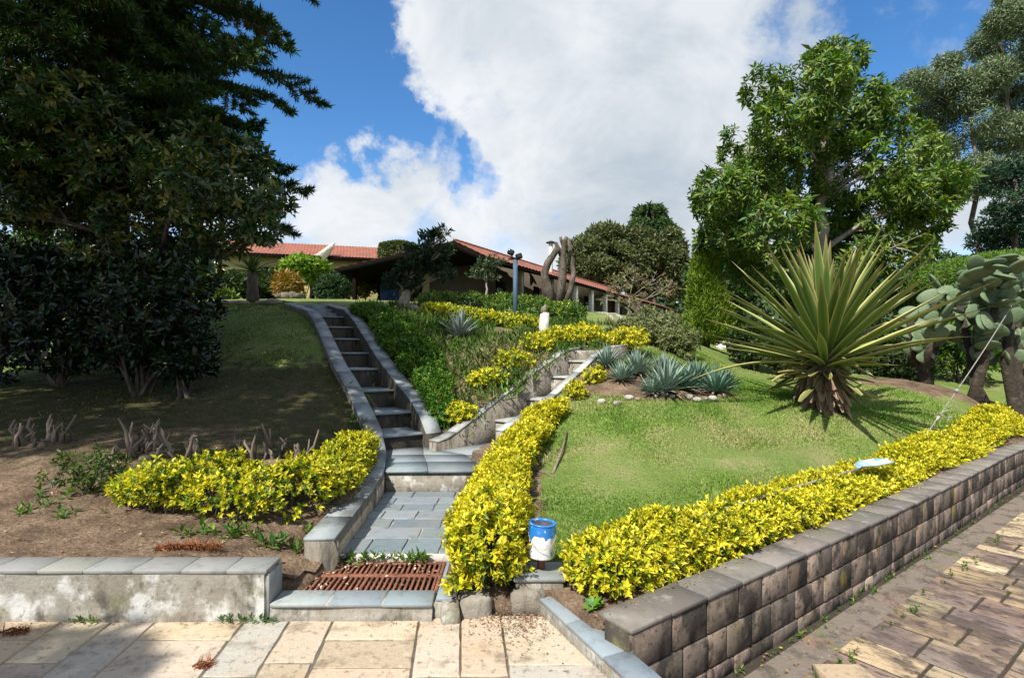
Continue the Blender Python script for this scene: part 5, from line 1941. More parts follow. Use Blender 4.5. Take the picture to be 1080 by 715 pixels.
def house():
    A = P(479, 254, 30)
    dd = np.array((.47, .88, 0)); nn = np.array((.88, -.47, 0))
    FL = 4.15
    root = thing('house', 'low ochre house with dark veranda and red tiled roof on top of the slope', 'house', (A[0], A[1], FL))
    Lr = 27.0
    R1 = A + dd * Lr
    E0 = A + nn * 2.3 - (0, 0, 1.12); E1 = E0 + dd * Lr
    W0 = A - nn * 12.0 - (0, 0, 1.22); W1 = W0 + dd * Lr
    g = Geo()
    tiled_roof(g, E0, E1, R1, A, 6, 60, .05)
    tiled_roof(g, W1, W0, A, R1, 16, 60, .05)
    for k in range(60):
        q = A + dd * (Lr * (k + .5) / 60) + (0, 0, .06)
        g.box(q, (.22, Lr / 60 * .97, .12), rot=np.array([[nn[0], dd[0], 0], [nn[1], dd[1], 0], [0, 0, 1]]), bevel=.05)
    part('roof', g, M['tile'], root)
    s = Geo()
    dz = np.array((0, 0, .035))
    s.slab([E0 - dz, E1 - dz, R1 - dz, A - dz], .16)
    s.slab([W0 - dz, A - dz, R1 - dz, W1 - dz], .16)
    s.slab([W0 - dd * .12 - dz, A - dd * .12 - dz, A - dd * .02 - dz, W0 - dd * .02 - dz], .34)
    s.slab([A - dd * .12 - dz, E0 - dd * .12 - dz, E0 - dd * .02 - dz, A - dd * .02 - dz], .34)
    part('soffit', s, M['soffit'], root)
    # walls: gable wall set back under the veranda, long right wall
    gw = Geo()
    def gp(sx, back):            # point at sx metres left of the ridge, back metres behind the gable edge
        q = A - nn * sx + dd * back
        return q
    top = lambda sx: A[2] - 1.22 * sx / 12 - .25
    wl = []
    s0, s1 = -1.0, 7.4
    s0 = (lambda k: (A[0] + dd[0] * 4 - k * (A[1] + dd[1] * 4)) / (nn[0] - k * nn[1]))((452 - 540) / F)
    for a_, b_ in ((s0, s1),):
        p0, p1 = gp(a_, 4.0), gp(b_, 4.0)
        v = [(*p0[:2], FL - .5), (*p1[:2], FL - .5), (*p1[:2], top(b_)), (*p0[:2], top(a_))]
        v2 = [np.array(q) + (*(dd[:2] * .2), 0) for q in v]
        gw.mixed(np.vstack([v, v2]), [(0, 1, 2, 3), (7, 6, 5, 4), (0, 4, 5, 1), (1, 5, 6, 2), (2, 6, 7, 3), (3, 7, 4, 0)])
    part('wall', gw, M['wall_cream'], root)
    lw = Geo()
    q0 = A - nn * 1.2 + dd * 5.0; q1 = A + nn * .2 + dd * (Lr - .5)
    lw.wall(np.array([q0[:2], q1[:2]]), .2, FL - .6, A[2] - .45)
    q4 = gp(s0, 4.2)
    lw.wall(np.array([q4[:2], q0[:2]]), .2, FL - .6, A[2] - .6)
    q2 = gp(7.4, 4.0); q3 = gp(7.4, Lr - 1)
    lw.wall(np.array([q2[:2], q3[:2]]), .2, FL - .6, top(7.4))
    part('wall', lw, M['wall_brown'], root)
    # arched door and oval window in the gable wall
    rot = np.array([[nn[0], dd[0], 0], [nn[1], dd[1], 0], [0, 0, 1]])
    def plate(sx, zc, outline, depth, back=3.93):
        c = gp(sx, back); c = np.array((c[0], c[1], zc))
        n = len(outline)
        v = []
        for dpt in (0, depth):
            for ox, oz in outline:
                v.append(c + rot @ np.array((ox, -.05 + dpt, oz)))
        return Geo().mixed(v, [tuple(range(n)), tuple(range(n, 2 * n))[::-1]] + [(i, n + i, n + (i + 1) % n, (i + 1) % n) for i in range(n)])
    th = np.linspace(0, np.pi, 13)
    arch = [(-.75, -1.15), (.75, -1.15)] + [(.75 * math.cos(t), .55 + .6 * math.sin(t)) for t in th]
    # left of the ridge: solve for the photograph's columns
    def s_at(px):
        k = (px - 540) / F
        # (A.x - nn.x s + dd.x*3) = k (A.y - nn.y s + dd.y*3)
        return (A[0] + dd[0] * 4 - k * (A[1] + dd[1] * 4)) / (nn[0] - k * nn[1])
    sd, sw = s_at(411), s_at(440)
    dr = part('door', plate(sd, FL + 1.15, arch, .1), M['blue_door'], root)
    part('handle', plate(sd - .5, FL + 1.05, [(-.03, -.1), (.03, -.1), (.03, .1), (-.03, .1)], .12, 3.88), M['tin'], dr)
    ov = [(.42 * math.cos(t), .72 * math.sin(t)) for t in np.linspace(0, 2 * np.pi, 20, endpoint=False)]
    wn = part('window', plate(sw, FL + 1.5, ov, .08), M['glass_dark'], root)
    fr_ = [(x * 1.16, z * 1.1) for x, z in ov]
    part('frame', plate(sw, FL + 1.5, fr_, .05, 3.965), M['soffit'], wn)
    # timber posts at the gable veranda, plastered columns along the right veranda
    for sx in (11.3, 7.6, 3.2):
        q = gp(sx, .35)
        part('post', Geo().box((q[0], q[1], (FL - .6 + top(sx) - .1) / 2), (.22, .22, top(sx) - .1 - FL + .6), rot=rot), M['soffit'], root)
    for k in (4.0, 8.4, 12.8, 16.2, 19.6, 23.0):
        q = E0 + dd * k - nn * .28
        cp = Geo().box((q[0], q[1], (FL - .8 + E0[2] - .12) / 2), (.34, .34, E0[2] - .12 - FL + .8), rot=rot, bevel=.02)
        part('column', cp, M['white_worn'] if k > 10 else M['wall_brown'], root)
    # windows along the right wall
    for k in (7, 12, 17, 21):
        q = A - nn * 1.2 + dd * 5.0 + (dd * (Lr - 5.5) + nn * 1.4) * ((k - 5) / (Lr - 5.5)) + nn * .12
        w = part('window', Geo().box((q[0], q[1], FL + 1.35), (.06, 1.2, 1.1), rot=rot, bevel=.01), M['glass_dark'], root)
        part('frame', Geo().box((q[0] - nn[0] * .04, q[1] - nn[1] * .04, FL + 1.35), (.06, 1.36, 1.26), rot=rot, bevel=.01), M['soffit'], w)
    # veranda floor
    fl = Geo()
    c = [E0 - nn * .1, E1 - nn * .1, A + dd * Lr - nn * 11, W0 + nn * .6]
    fl.prism([(q[0], q[1]) for q in c], FL - 1.2, FL)
    part('veranda_floor', fl, M['concrete_dark'], root)
    # chimney flue with cap
    q = P(581, 300, 38)
    zt = EYE + (HZ - 256) / F * 38
    ch = part('flue', Geo().tube([(q[0], q[1], 5.6), (q[0], q[1], zt)], .14, 12), M['white_worn'], root, True)
    part('flue_cap', Geo().lathe((q[0], q[1], zt), [(.01, .14), (.34, .02), (.34, -.03), (.01, .0)], 14), M['black'], ch)
    # lower wing that continues to the right
    R2 = A + dd * (Lr + .05) + nn * .4 - (0, 0, .35); R3 = A + dd * 47 + nn * .4 - (0, 0, .35)
    E2 = R2 + nn * 2.6 - (0, 0, .95); E3 = R3 + nn * 2.6 - (0, 0, .95)
    w2 = thing('house_wing', 'lower far wing of the house with pale red tiles, at its right end', 'house', (E2[0], E2[1], FL))
    g = Geo(); tiled_roof(g, E2, E3, R3, R2, 6, 44, .05)
    tiled_roof(g, R3 - nn * 5 - (0, 0, 1.4), R2 - nn * 5 - (0, 0, 1.4), R2, R3, 8, 44, .05)
    part('roof', g, M['tile'], w2)
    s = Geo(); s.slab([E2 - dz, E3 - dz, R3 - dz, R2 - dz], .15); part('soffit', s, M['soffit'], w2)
    lw = Geo(); q0 = R2 + nn * .7 + dd * .3; q1 = R3 + nn * .7 - dd * .3
    lw.wall(np.array([q0[:2], q1[:2]]), .2, FL - 1.6, R2[2] - .45)
    part('wall', lw, M['wall_brown'], w2)
    for k in (2, 6, 10, 14, 18):
        q = E2 + dd * k - nn * .28
        part('column', Geo().box((q[0], q[1], (FL - 1.6 + E2[2] - .12) / 2), (.34, .34, E2[2] - .12 - FL + 1.6), rot=rot, bevel=.02), M['white_worn'], w2)
    # veranda chairs
    q = E0 + dd * 14.2 - nn * .9
    chair((q[0], q[1], FL), 2.2, 'white', 'white garden chair on the veranda beside the pale column')
    q = E0 + dd * 15.4 - nn * .9
    chair((q[0], q[1], FL), 2.5, 'blue_door', 'blue garden chair on the veranda right of the white chair')
    q = E0 + dd * 18.0 - nn * .8
    b = thing('bench', 'low white bench on the veranda right of the blue chair', 'bench', (q[0], q[1], FL))
    part('seat', Geo().box((q[0], q[1], FL + .42), (.5, 1.5, .06), rot=rot), M['white'], b)
    part('backrest', Geo().box((q[0] - nn[0] * .24, q[1] - nn[1] * .24, FL + .68), (.05, 1.5, .45), rot=rot), M['white'], b)
    for k in (-.65, .65):
        part('leg', Geo().box((q[0] + dd[0] * k, q[1] + dd[1] * k, FL + .195), (.45, .06, .39), rot=rot), M['white'], b)


def far_building():
    a = P(235, 252, 52); b = P(525, 268.5, 59.5)
    zr = 11.75; a[2] = zr; b[2] = zr
    dd = unit((b - a) * (1, 1, 0)); nn = np.array((dd[1], -dd[0], 0))
    root = thing('far_house', 'long far house with bright red tiled roof behind the veranda roof, upper left', 'house', ((a + b) / 2 * (1, 1, 0) + (0, 0, 5)))
    e0 = a + nn * 4.2 - (0, 0, 1.75); e1 = b + nn * 4.2 - (0, 0, 1.75)
    r0 = a - nn * 4.2 - (0, 0, 1.75); r1 = b - nn * 4.2 - (0, 0, 1.75)
    g = Geo(); tiled_roof(g, e0, e1, b, a, 12, 90, .06); tiled_roof(g, r1, r0, a, b, 12, 90, .06)
    part('roof', g, M['tile'], root)
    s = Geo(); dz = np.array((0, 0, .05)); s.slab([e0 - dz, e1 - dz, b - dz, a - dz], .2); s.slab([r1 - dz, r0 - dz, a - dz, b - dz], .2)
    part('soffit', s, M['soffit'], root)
    w = Geo(); q = [e0 - nn * .9, e1 - nn * .9, r1 + nn * .9, r0 + nn * .9]
    w.prism([(p[0], p[1]) for p in q], 4.2, e0[2] + .05)
    part('wall', w, M['wall_cream'], root)
    rot = np.array([[dd[0], nn[0], 0], [dd[1], nn[1], 0], [0, 0, 1]])
    for k in (4.5, 8.0, 12, 16):
        p = e0 - nn * .88 + dd * k
        x = part('window', Geo().box((p[0], p[1], 8.3), (1.3, .1, 1.3), rot=rot), M['glass_dark'], root)
        part('frame', Geo().box((p[0], p[1], 7.6), (1.5, .2, .1), rot=rot), M['white'], x)
    # upswept pale gable rising through the roof
    Yg = 50.5
    out = [(322, 276), (330, 270), (338, 265), (345, 260), (352.5, 255.5), (350, 262), (347, 268), (343, 273), (338, 277), (330, 279)]
    v = []
    for dpt in (0, .35):
        for px, py in out:
            v.append(P(px, py, Yg) + (0, dpt, 0))
    n = len(out)
    g = Geo().mixed(v, [tuple(range(n)), tuple(range(n, 2 * n))[::-1]] + [(i, n + i, n + (i + 1) % n, (i + 1) % n) for i in range(n)])
    part('upswept_gable', g, M['white_worn'], root)
    # ivy covered tower behind the veranda roof
    c = P(421, 262, 41)
    b0 = thing('ivy_tower', 'square chimney tower wholly covered in ivy rising behind the veranda roof', 'tower', (c[0], c[1], 4.3))
    part('tower_body', Geo().box((c[0], c[1], 6.5), (2.3, 2.0, 5.0)), M['wall_brown'], b0)
    n = 3800
    u = rng.uniform(-1, 1, (n, 3)); ax = rng.integers(0, 3, n)
    u[np.arange(n), ax] = np.where(ax == 2, 1, np.sign(u[np.arange(n), ax]))
    d = np.sign(u) * (np.abs(u) > .98)
    p = np.array((c[0], c[1], 6.7)) + u / np.maximum(np.linalg.norm(u / (1, 1, 1), axis=1, keepdims=True) ** .28, .9) * np.array((1.38, 1.25, 2.75))
    g = Geo().sprigs(p, unit(d + rng.normal(0, .4, d.shape) + (0, 0, .1)), 6, .17, .10, palette([(.05, .085, .02), (.08, .11, .028), (.11, .13, .04)]))
    part('ivy', g, M['leaf_matt'], b0)


def shed():
    Y = 22
    a = P(752, 347, Y); 
    root = thing('shed', 'low shed with brown tiled roof seen between the cypress and the giant yucca', 'shed', on((795 - 540) / F * Y, Y))
    zr = EYE + (HZ - 334) / F * Y; ze = EYE + (HZ - 349) / F * Y
    x0, x1 = (748 - 540) / F * Y, (846 - 540) / F * Y
    xm = (772 - 540) / F * Y
    g = Geo()
    A0 = np.array((xm, Y, zr)); A1 = np.array((xm + 3.0, Y + 5, zr))
    tiled_roof(g, np.array((x1, Y - .6, ze)), np.array((x1 + 2, Y + 4, ze)), A1, A0, 8, 14, .04)
    tiled_roof(g, np.array((x0 + 2.4, Y + 5, ze)), np.array((x0, Y, ze)), A0, A1, 5, 14, .04)
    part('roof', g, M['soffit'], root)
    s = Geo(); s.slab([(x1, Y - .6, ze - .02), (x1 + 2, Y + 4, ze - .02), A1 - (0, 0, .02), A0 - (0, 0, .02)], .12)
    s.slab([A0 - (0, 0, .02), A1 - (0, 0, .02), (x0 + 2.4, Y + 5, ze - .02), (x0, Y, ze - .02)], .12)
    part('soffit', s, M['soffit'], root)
    part('wall', Geo().box(((x0 + x1) / 2 + .6, Y + 1.6, ze - .75), (x1 - x0 - .6, 2.2, 1.9)), M['wall_brown'], root)
    w = thing('low_white_wall', 'low white wall below the brown shed roof', 'wall', on((775 - 540) / F * 19, 19))
    p0, p1 = P(758, 365, 18.5), P(812, 372, 20)
    part('wall_body', Geo().wall(np.array([p0[:2], p1[:2]]), .2, 1.0, EYE + (HZ - 362) / F * 19), M['white'], w)
    part('coping', Geo().wall(np.array([p0[:2], p1[:2]]), .26, EYE + (HZ - 362) / F * 19, EYE + (HZ - 362) / F * 19 + .05), M['white_worn'], w)


house()
far_building()
shed()


# ------------------------------------------------------------------ middle distance plants and posts
def middle():
    # pruned tree
    Y = 15.5
    b = on((583 - 540) / F * Y, Y)
    root = thing('pruned_tree', 'leafless pollarded tree with three thick upright cut limbs before the house', 'tree', b)
    fork = P(588, 322, Y)
    part('trunk', Geo().tube([b - (0, 0, .2), (b + fork) / 2, fork], [.30, .22, .20], 12, lump=.12), M['bark_pale'], root, True)
    limbs = [[(584, 322), (577, 303), (574, 288), (578, 277), (585, 267), (588, 262)], [(590, 320), (592, 300), (594, 282), (594, 268), (596, 254), (598, 250)], [(596, 320), (602, 304), (605, 288), (602, 268), (600, 252)], [(594, 275), (589, 262), (586, 256)], [(595, 262), (592, 254), (591, 250)]]
    rr = [(.16, .12, .11, .10, .09, .08), (.15, .13, .11, .09, .07, .05), (.12, .085, .07, .06, .045), (.07, .06, .05), (.05, .045, .04)]
    for i, l in enumerate(limbs):
        pts = np.array([P(x, y, Y + (.1 if i == 2 else -.1) * j * .4) for j, (x, y) in enumerate(l)])
        part('limb', Geo().tube(pts, np.array(rr[i]), 10, lump=.14), M['bark'], root, True)
    # floodlight post
    Y = 12.3
    x = (543.5 - 540) / F * Y
    zb = float(H(x, Y)); zt = EYE + (HZ - 274) / F * Y
    root = thing('lamp_post', 'blue grey garden post with two dark floodlights on top', 'lamp post', (x, Y, zb))
    part('pole', Geo().tube([(x, Y, zb - .1), (x, Y, zt)], .052, 12), M['pole_blue'], root, True)
    part('footing', Geo().box((x, Y, zb + .03), (.5, .34, .16), bevel=.02), M['concrete'], root)
    part('crossarm', Geo().box((x - .03, Y, zt + .02), (.26, .05, .05), bevel=.008), M['black'], root)
    for sx, sz, rz in ((-.10, .16, .4), (.08, .07, -.3)):
        c, s = math.cos(rz), math.sin(rz)
        rot = np.array([[c, 0, s], [0, 1, 0], [-s, 0, c]])
        f = part('floodlight', Geo().box((x + sx, Y - .03, zt + sz), (.15, .13, .12), rot=rot, bevel=.02), M['black'], root)
        part('lens', Geo().box(np.array((x + sx, Y - .03, zt + sz)) + rot @ np.array((0, -.067, 0)), (.12, .012, .09), rot=rot, bevel=.004), M['glass_dark'], f)
        part('bracket', Geo().tube([(x + sx, Y, zt + sz - .05), (x, Y, zt - .03)], .014, 6), M['black'], f)
    # white tapered stump
    p = P(574, 358, 10.9); b = on(p[0], 10.9)
    root = thing('garden_post', 'short white tapering post with brown weathered top on the bed', 'post', b)
    part('shaft', Geo().tube([b - (0, 0, .1), b + (0, 0, .25), b + (0.01, 0, .50)], [.105, .10, .085], 14, lump=.05), M['white_worn'], root, True)
    part('cap', Geo().tube([b + (.01, 0, .49), b + (.0, 0, .58), b + (.03, 0, .66)], [.088, .06, .015], 12, lump=.15), M['wood'], root, True)
    # tree with pale trunk and dark irregular crown
    Y = 13.2
    b = on((424 - 540) / F * Y, Y)
    pal = palette([(.012, .03, .012), (.02, .045, .016), (.03, .06, .02)])
    raw = [(440, 268, 15, 10), (455, 252, 14, 9), (468, 245, 9, 7), (450, 280, 18, 10), (428, 285, 12, 10), (415, 296, 12, 8), (462, 270, 13, 10), (470, 288, 11, 9), (436, 300, 12, 7), (472, 262, 8, 6)]
    tree('small_tree', b, P(432, 296, Y), .17, [CL(x, y, Y + rng.normal(0, .2), a, c) for x, y, a, c in raw], 900, 6, (.12, .045), pal, 'small dark crowned tree on a thick pale trunk in front of the ochre wall', bark='bark_pale', seed=31, twigs=6, gap=-.7, gscale=2.2, spread=(15, 70))
    for i, (dx, s) in enumerate(((-.35, .14), (.3, .16), (.62, .13), (.05, .12), (.9, .1))):
        q = on(b[0] + dx, b[1] - .35 - .1 * i % .3)
        g = Geo(); rockmesh(g, q + (0, 0, s * .3), (s * 1.2, s, s * .8), (.34, .28, .25), 60 + i)
        solo('rock', g, M['rock'], 'brown rock at the foot of the pale trunk, %s' % ['leftmost of five', 'right of the trunk base', 'second from the right', 'directly before the trunk', 'rightmost of five'][i], 'rock', 'rocks round the pale trunk', smooth=True, loc=q)
    # small tree by the veranda
    Y = 17
    b = on((513 - 540) / F * Y, Y)
    pal = palette([(.03, .06, .02), (.05, .085, .03), (.07, .10, .045)])
    raw = [(510, 282, 14, 9), (522, 276, 11, 8), (500, 288, 9, 6), (518, 290, 10, 6)]
    tree('small_tree', b, P(513, 290, Y), .06, [CL(x, y, Y, a, c) for x, y, a, c in raw], 300, 6, (.12, .05), pal, 'little round headed tree with thin pale trunk left of the lamp post', bark='bark_pale', seed=33, twigs=4)
    # clipped ball
    c, rd = CL(351, 307, 22, 19, 20)
    bush('topiary_ball', c, rd, 1500, (.09, .045), palette([(.02, .05, .012), (.03, .065, .015)]), 'dark clipped round bush at the top of the shaded stair', seed=34, lump=.04)
    # shrubs with pink buds
    Y = 17.5
    b = on((661 - 540) / F * Y, Y)
    pal = palette([(.10, .13, .05), (.14, .17, .07), (.20, .19, .09), (.32, .20, .15)])
    raw = [(650, 300, 12, 12), (668, 292, 13, 13), (690, 296, 13, 12), (705, 305, 10, 10), (678, 308, 12, 8), (640, 312, 10, 8), (662, 318, 10, 7)]
    tree('flowering_shrub', b, P(664, 315, Y), .05, [CL(x, y, Y + rng.normal(0, .3), a, c) for x, y, a, c in raw], 260, 6, (.13, .05), pal, 'loose shrub with pinkish shoot tips in front of the house wing', cat='shrub', bark='bark_pale', seed=35, twigs=6, gap=-.4, gscale=2, spread=(10, 60))
    c, rd = CL(692, 348, 11.2, 30, 24)
    bush('grey_shrub', c, rd, 900, (.075, .026), palette([(.13, .16, .06), (.17, .20, .08), (.22, .23, .10)]), 'loose grey green shrub above the agaves, left of the cypress', seed=36, lump=.3, gap=-.7, material='leaf_matt')
    c, rd = CL(715, 362, 10.6, 20, 18)
    bush('grey_shrub', c, rd, 500, (.075, .026), palette([(.12, .15, .05), (.16, .19, .07), (.20, .21, .09)]), 'smaller grey green shrub at the foot of the cypress', seed=37, lump=.3, gap=-.7, material='leaf_matt')
    # dark shrubs under the leafy tree
    pal = palette([(.025, .05, .014), (.035, .07, .018), (.06, .09, .025)])
    for i, (px, py, Y, a, c_, lb) in enumerate([(795, 362, 12, 24, 22, 'dark shrub in front of the low white wall'), (823, 368, 11.5, 20, 20, 'dark shrub immediately left of the giant yucca'), (925, 372, 11.5, 34, 28, 'dark shrub behind the giant yucca, at its right'), (960, 385, 12, 30, 26, 'dark shrub in the shade left of the cactus trunks'),
                                                (770, 340, 15, 18, 14, 'green shrub right of the cypress below the shed roof'), (1010, 365, 13, 40, 30, 'leafy green bank of shrub behind the cactus'), (1075, 370, 13, 44, 26, 'leafy shrub behind the rightmost cactus')]):
        cc, rd = CL(px, py, Y, a, c_)
        bush('dark_shrub', cc, rd, 650, (.10, .042), pal if i < 4 else palette(LIME, (.0, .5)), lb, seed=50 + i, lump=.3, gap=-.9)
    # cycad on the lawn above the bank
    Y = 13.8
    b = on((266 - 540) / F * Y, Y)
    root = thing('cycad', 'small palm like cycad with stout dark trunk on the upper left lawn', 'plant', b)
    tp = P(266, 287, Y)
    part('trunk', Geo().tube([b - (0, 0, .1), (b + tp) / 2, tp], [.16, .13, .12], 10, lump=.18), M['bark'], root, True)
    g = Geo()
    n = 46
    az = np.arange(n) * 2.4; el = np.radians(np.linspace(80, -5, n) + rng.normal(0, 6, n))
    d = np.stack([np.cos(az) * np.cos(el), np.sin(az) * np.cos(el), np.sin(el)], 1)
    strap_leaves(g, np.tile(tp, (n, 1)), d, rng.uniform(.5, .78, n), np.full(n, .06), [vary((.05, .09, .02), .15)] * n, [vary((.22, .25, .07), .15)] * n, np.full(n, .22), 7)
    part('fronds', g, M['leaf'], root, True)
    for i, (px, s) in enumerate(((236, .18), (247, .15), (256, .14), (278, .15), (289, .2))):
        q = on((px - 540) / F * 13.1, 13.1)
        g = Geo(); rockmesh(g, q + (0, 0, .03), (s * 1.3, s * .7, s * .45), (.26, .21, .17), 80 + i)
        solo('rock', g, M['rock'], 'flat rock edging the cycad bed, %s of five' % ['leftmost', 'second from left', 'middle', 'second from right', 'rightmost'][i], 'rock', 'rocks round the cycad', smooth=True, loc=q)
    # plants in front of the far house
    vine = palette([(.10, .20, .015), (.15, .27, .02), (.20, .30, .03)])
    c, rd = CL(322, 283, 33, 26, 13)
    bush('bright_shrub', c, rd, 900, (.28, .13), vine, 'lime green leafy shrub before the far house wall', seed=70, lump=.2)
    c, rd = CL(303, 300, 27, 16, 14)
    bush('orange_shrub', c, rd, 420, (.26, .07), palette([(.30, .12, .04), (.36, .20, .05), (.26, .22, .03), (.16, .16, .03)]), 'orange and yellow shrub left of the veranda post', seed=71, lump=.3)
    c, rd = CL(375, 302, 40, 22, 10)
    bush('flowering_shrub', c, rd, 420, (.26, .1), palette([(.12, .17, .03), (.26, .22, .06), (.4, .28, .16), (.08, .13, .02)]), 'mixed flowering shrub seen under the veranda roof', seed=72)
    pal = palette([(.02, .04, .012), (.04, .07, .018), (.07, .11, .022)])
    lst = [(285, 300, 30, 18, 14, 'dark green shrub left of the orange shrub'), (245, 300, 28, 24, 14, 'green shrub on the upper lawn behind the cycad'), (205, 298, 27, 24, 18, 'green shrub right of the broadleaf trunk at the lawn edge'), (165, 290, 30, 28, 24, 'green shrub seen through the left trees'),
           (110, 285, 28, 32, 28, 'sunlit green shrub seen below the left tree crowns'), (45, 275, 26, 40, 32, 'large sunlit green shrub far left beyond the trees'), (-20, 275, 26, 36, 36, 'green shrub at the far left edge of the upper lawn'), (236, 314, 22, 11, 6, 'low round green clump on the upper lawn')]
    for i, (px, py, Y, a, c_, lb) in enumerate(lst):
        cc, rd = CL(px, py, Y, a, c_)
        bush('green_shrub', cc, rd, 700 if a > 15 else 240, (.24, .1), palette([(.05, .10, .015), (.09, .15, .02), (.14, .2, .03)]) if i in (4, 5, 7) else pal, lb, group='shrubs along the upper lawn', seed=90 + i, lump=.3)
    q = on((305 - 540) / F * 26, 26)
    g = Geo()
    for k in range(5):
        rockmesh(g, on((296 + 4.5 * k - 540) / F * 26, 26, .2), (.2 + .04 * (k % 3), .2, .12 + .07 * (k % 2)), (.13, .105, .08), 100 + k, .6, 2.5)
    solo('stone_pile', g, M['rock'], 'low pile of brown stones under the orange shrub', 'stones', smooth=True, loc=q)
    Y = 14.5
    x = (48 - 540) / F * Y
    q = on(x, Y)
    root = thing('garden_post', 'thin blue post in the shade at the far left', 'post', q)
    part('shaft', Geo().tube([q - (0, 0, .1), q + (0, 0, .42)], .05, 10), M['pole_blue'], root, True)
    part('cap', Geo().tube([q + (0, 0, .42), q + (0, 0, .46)], .058, 10), M['black'], root, True)
    # kerbs of an upper path
    for (a, b2, lb) in (((630, 335), (650, 346), 'upper white kerb line left of the far path below the veranda'), ((640, 333), (660, 344), 'lower white kerb line right of the far path below the veranda')):
        p0 = np.array(((a[0] - 540) / F * 26, 26)); p1 = np.array(((b2[0] - 540) / F * 19, 19))
        ln = np.array([p0 + (p1 - p0) * t for t in np.linspace(0, 1, 8)])
        z = H(ln[:, 0], ln[:, 1])
        solo('path_kerb', Geo().wall(ln, .09, z - .2, z + .06), M['concrete'], lb, 'kerb')


middle()


# ------------------------------------------------------------------ small things
def small_things():
    # paint can on a rusty stake
    x, y = (570.5 - 540) / F * 3.5, 3.5
    z0, z1 = EYE - 219 / F * 3.5, EYE - 182 / F * 3.5
    z1 = z0 + .215
    r = .083
    st = thing('stake', 'short rusty stake holding up the paint can', 'stake', (x, y + .02, .19))
    part('shaft', Geo().tube([(x + .004, y + .03, .15), (x, y + .03, z0 - .001)], [.026, .024], 10, lump=.1), M['rust'], st, True)
    part('collar', Geo().lathe((x + .002, y + .03, z0 - .03), [(.026, 0), (.036, .004), (.036, .022), (.026, .026)], 12), M['rust'], st, True)
    root = thing('paint_can', 'open white paint can with blue dripped rim between the two golden hedges', 'paint can', (x, y, z0))
    tilt = .05
    rot = np.array([[math.cos(tilt), 0, math.sin(tilt)], [0, 1, 0], [-math.sin(tilt), 0, math.cos(tilt)]])
    o = np.array((x, y, z0))
    part('body', Geo().lathe(o, [(.001, .0), (r * .97, .0), (r, .006), (r, .145)], 40, rot=rot), M['can_white'], root, True)
    # blue upper band with dripping lower edge
    sides = 64
    a = np.linspace(0, 2 * np.pi, sides, endpoint=False)
    low = .141 + .006 * np.sin(a * 3 + 1) - .030 * np.clip(np.sin(a * 2 + .6), 0, 1) ** 9 - .018 * np.clip(np.sin(a * 5 + 2), 0, 1) ** 10 + .004 * np.sin(a * 11)
    v = np.vstack([np.stack([np.cos(a) * (r + .0012), np.sin(a) * (r + .0012), low], 1), np.stack([np.cos(a) * (r + .0012), np.sin(a) * (r + .0012), np.full(sides, .150)], 1), np.stack([np.cos(a) * (r + .0012), np.sin(a) * (r + .0012), np.full(sides, .209)], 1)])
    f = [(k * sides + i, k * sides + (i + 1) % sides, (k + 1) * sides + (i + 1) % sides, (k + 1) * sides + i) for k in range(2) for i in range(sides)]
    part('paint_band', Geo().add(v @ rot.T + o, f), M['can_blue'], root, True)
    part('rim', Geo().lathe(o, [(r, .205), (r + .005, .208), (r + .005, .215), (r - .006, .216), (r - .012, .212), (r - .012, .203)], 40, rot=rot), M['can_blue'], root, True)
    part('inside', Geo().lathe(o, [(r - .012, .204), (r - .008, .19), (r - .008, .06), (.001, .06)], 40, rot=rot), M['tin'], root, True)
    hb = []
    for t in np.linspace(0, np.pi, 17):
        hb.append(o + rot @ np.array((-(r + .006) * math.cos(t), -(.03 + r * 1.0) * math.sin(t) * 1.0, .165 - .085 * math.sin(t))))
    part('bail', Geo().tube(np.array(hb), .0022, 6), M['wire'], root, True)
    for sx in (-1, 1):
        part('ear', Geo().box(o + rot @ np.array((sx * (r + .004), 0, .166)), (.008, .022, .026), rot=rot, bevel=.003), M['tin'], root)
    # pole with plastic scoop lying on the hedge
    a = P(726, 549, 3.78); b = P(868, 505, 4.85); c = P(905, 495, 5.2); d = P(940, 490, 5.5)
    
    root = thing('long_scoop', 'long grey handled tool with pale plastic blade lying on the long golden hedge', 'tool', a)
    
    part('handle', Geo().tube([a, (a + b) / 2 + (0, 0, .008), b, c], .011, 10), M['wire'], root, True)
    part('end_grip', Geo().tube([a, a + (b - a) * .06], .0145, 10), M['black'], root, True)
    ax = unit(d - c); sd = unit(np.cross(ax, (0, 0, 1))); up = np.cross(sd, ax)
    g = Geo()
    n = 9
    rows = []
    for i in range(n):
        t = i / (n - 1)
        w = .10 * min(1, .35 + 2.2 * t) * (1 if t < .75 else max(.35, (1 - t) / .25))
        ce = c + (d - c) * t
        rows.append([ce + sd * w * s + up * (.035 - .03 * (1 - s * s) + .02 * t) for s in np.linspace(-1, 1, 7)])
    v = np.array(rows).reshape(-1, 3)
    f = np.array([(i * 7 + j, i * 7 + j + 1, (i + 1) * 7 + j + 1, (i + 1) * 7 + j) for i in range(n - 1) for j in range(6)])
    v2 = v + up * .006
    g.add(v, f[:, ::-1]); g.add(v2, f)
    edge = [i * 7 for i in range(n)] + [(n - 1) * 7 + j for j in range(1, 7)] + [i * 7 + 6 for i in range(n - 2, -1, -1)]
    k = len(v)
    ed = np.array([(edge[i], edge[i + 1], edge[i + 1] + k, edge[i] + k) for i in range(len(edge) - 1)])
    g.add(np.vstack([v, v2]), ed)
    part('blade', g, M['plastic'], root, True)
    # guy wire and its pole
    s0 = on(4.5, 6.3)
    e0 = np.array((12.4, 12.2, s0[2] + 4.75))
    root = thing('guy_wire', 'thin pale guy wire slanting up from the lawn to the right past the cactus', 'wire', s0)
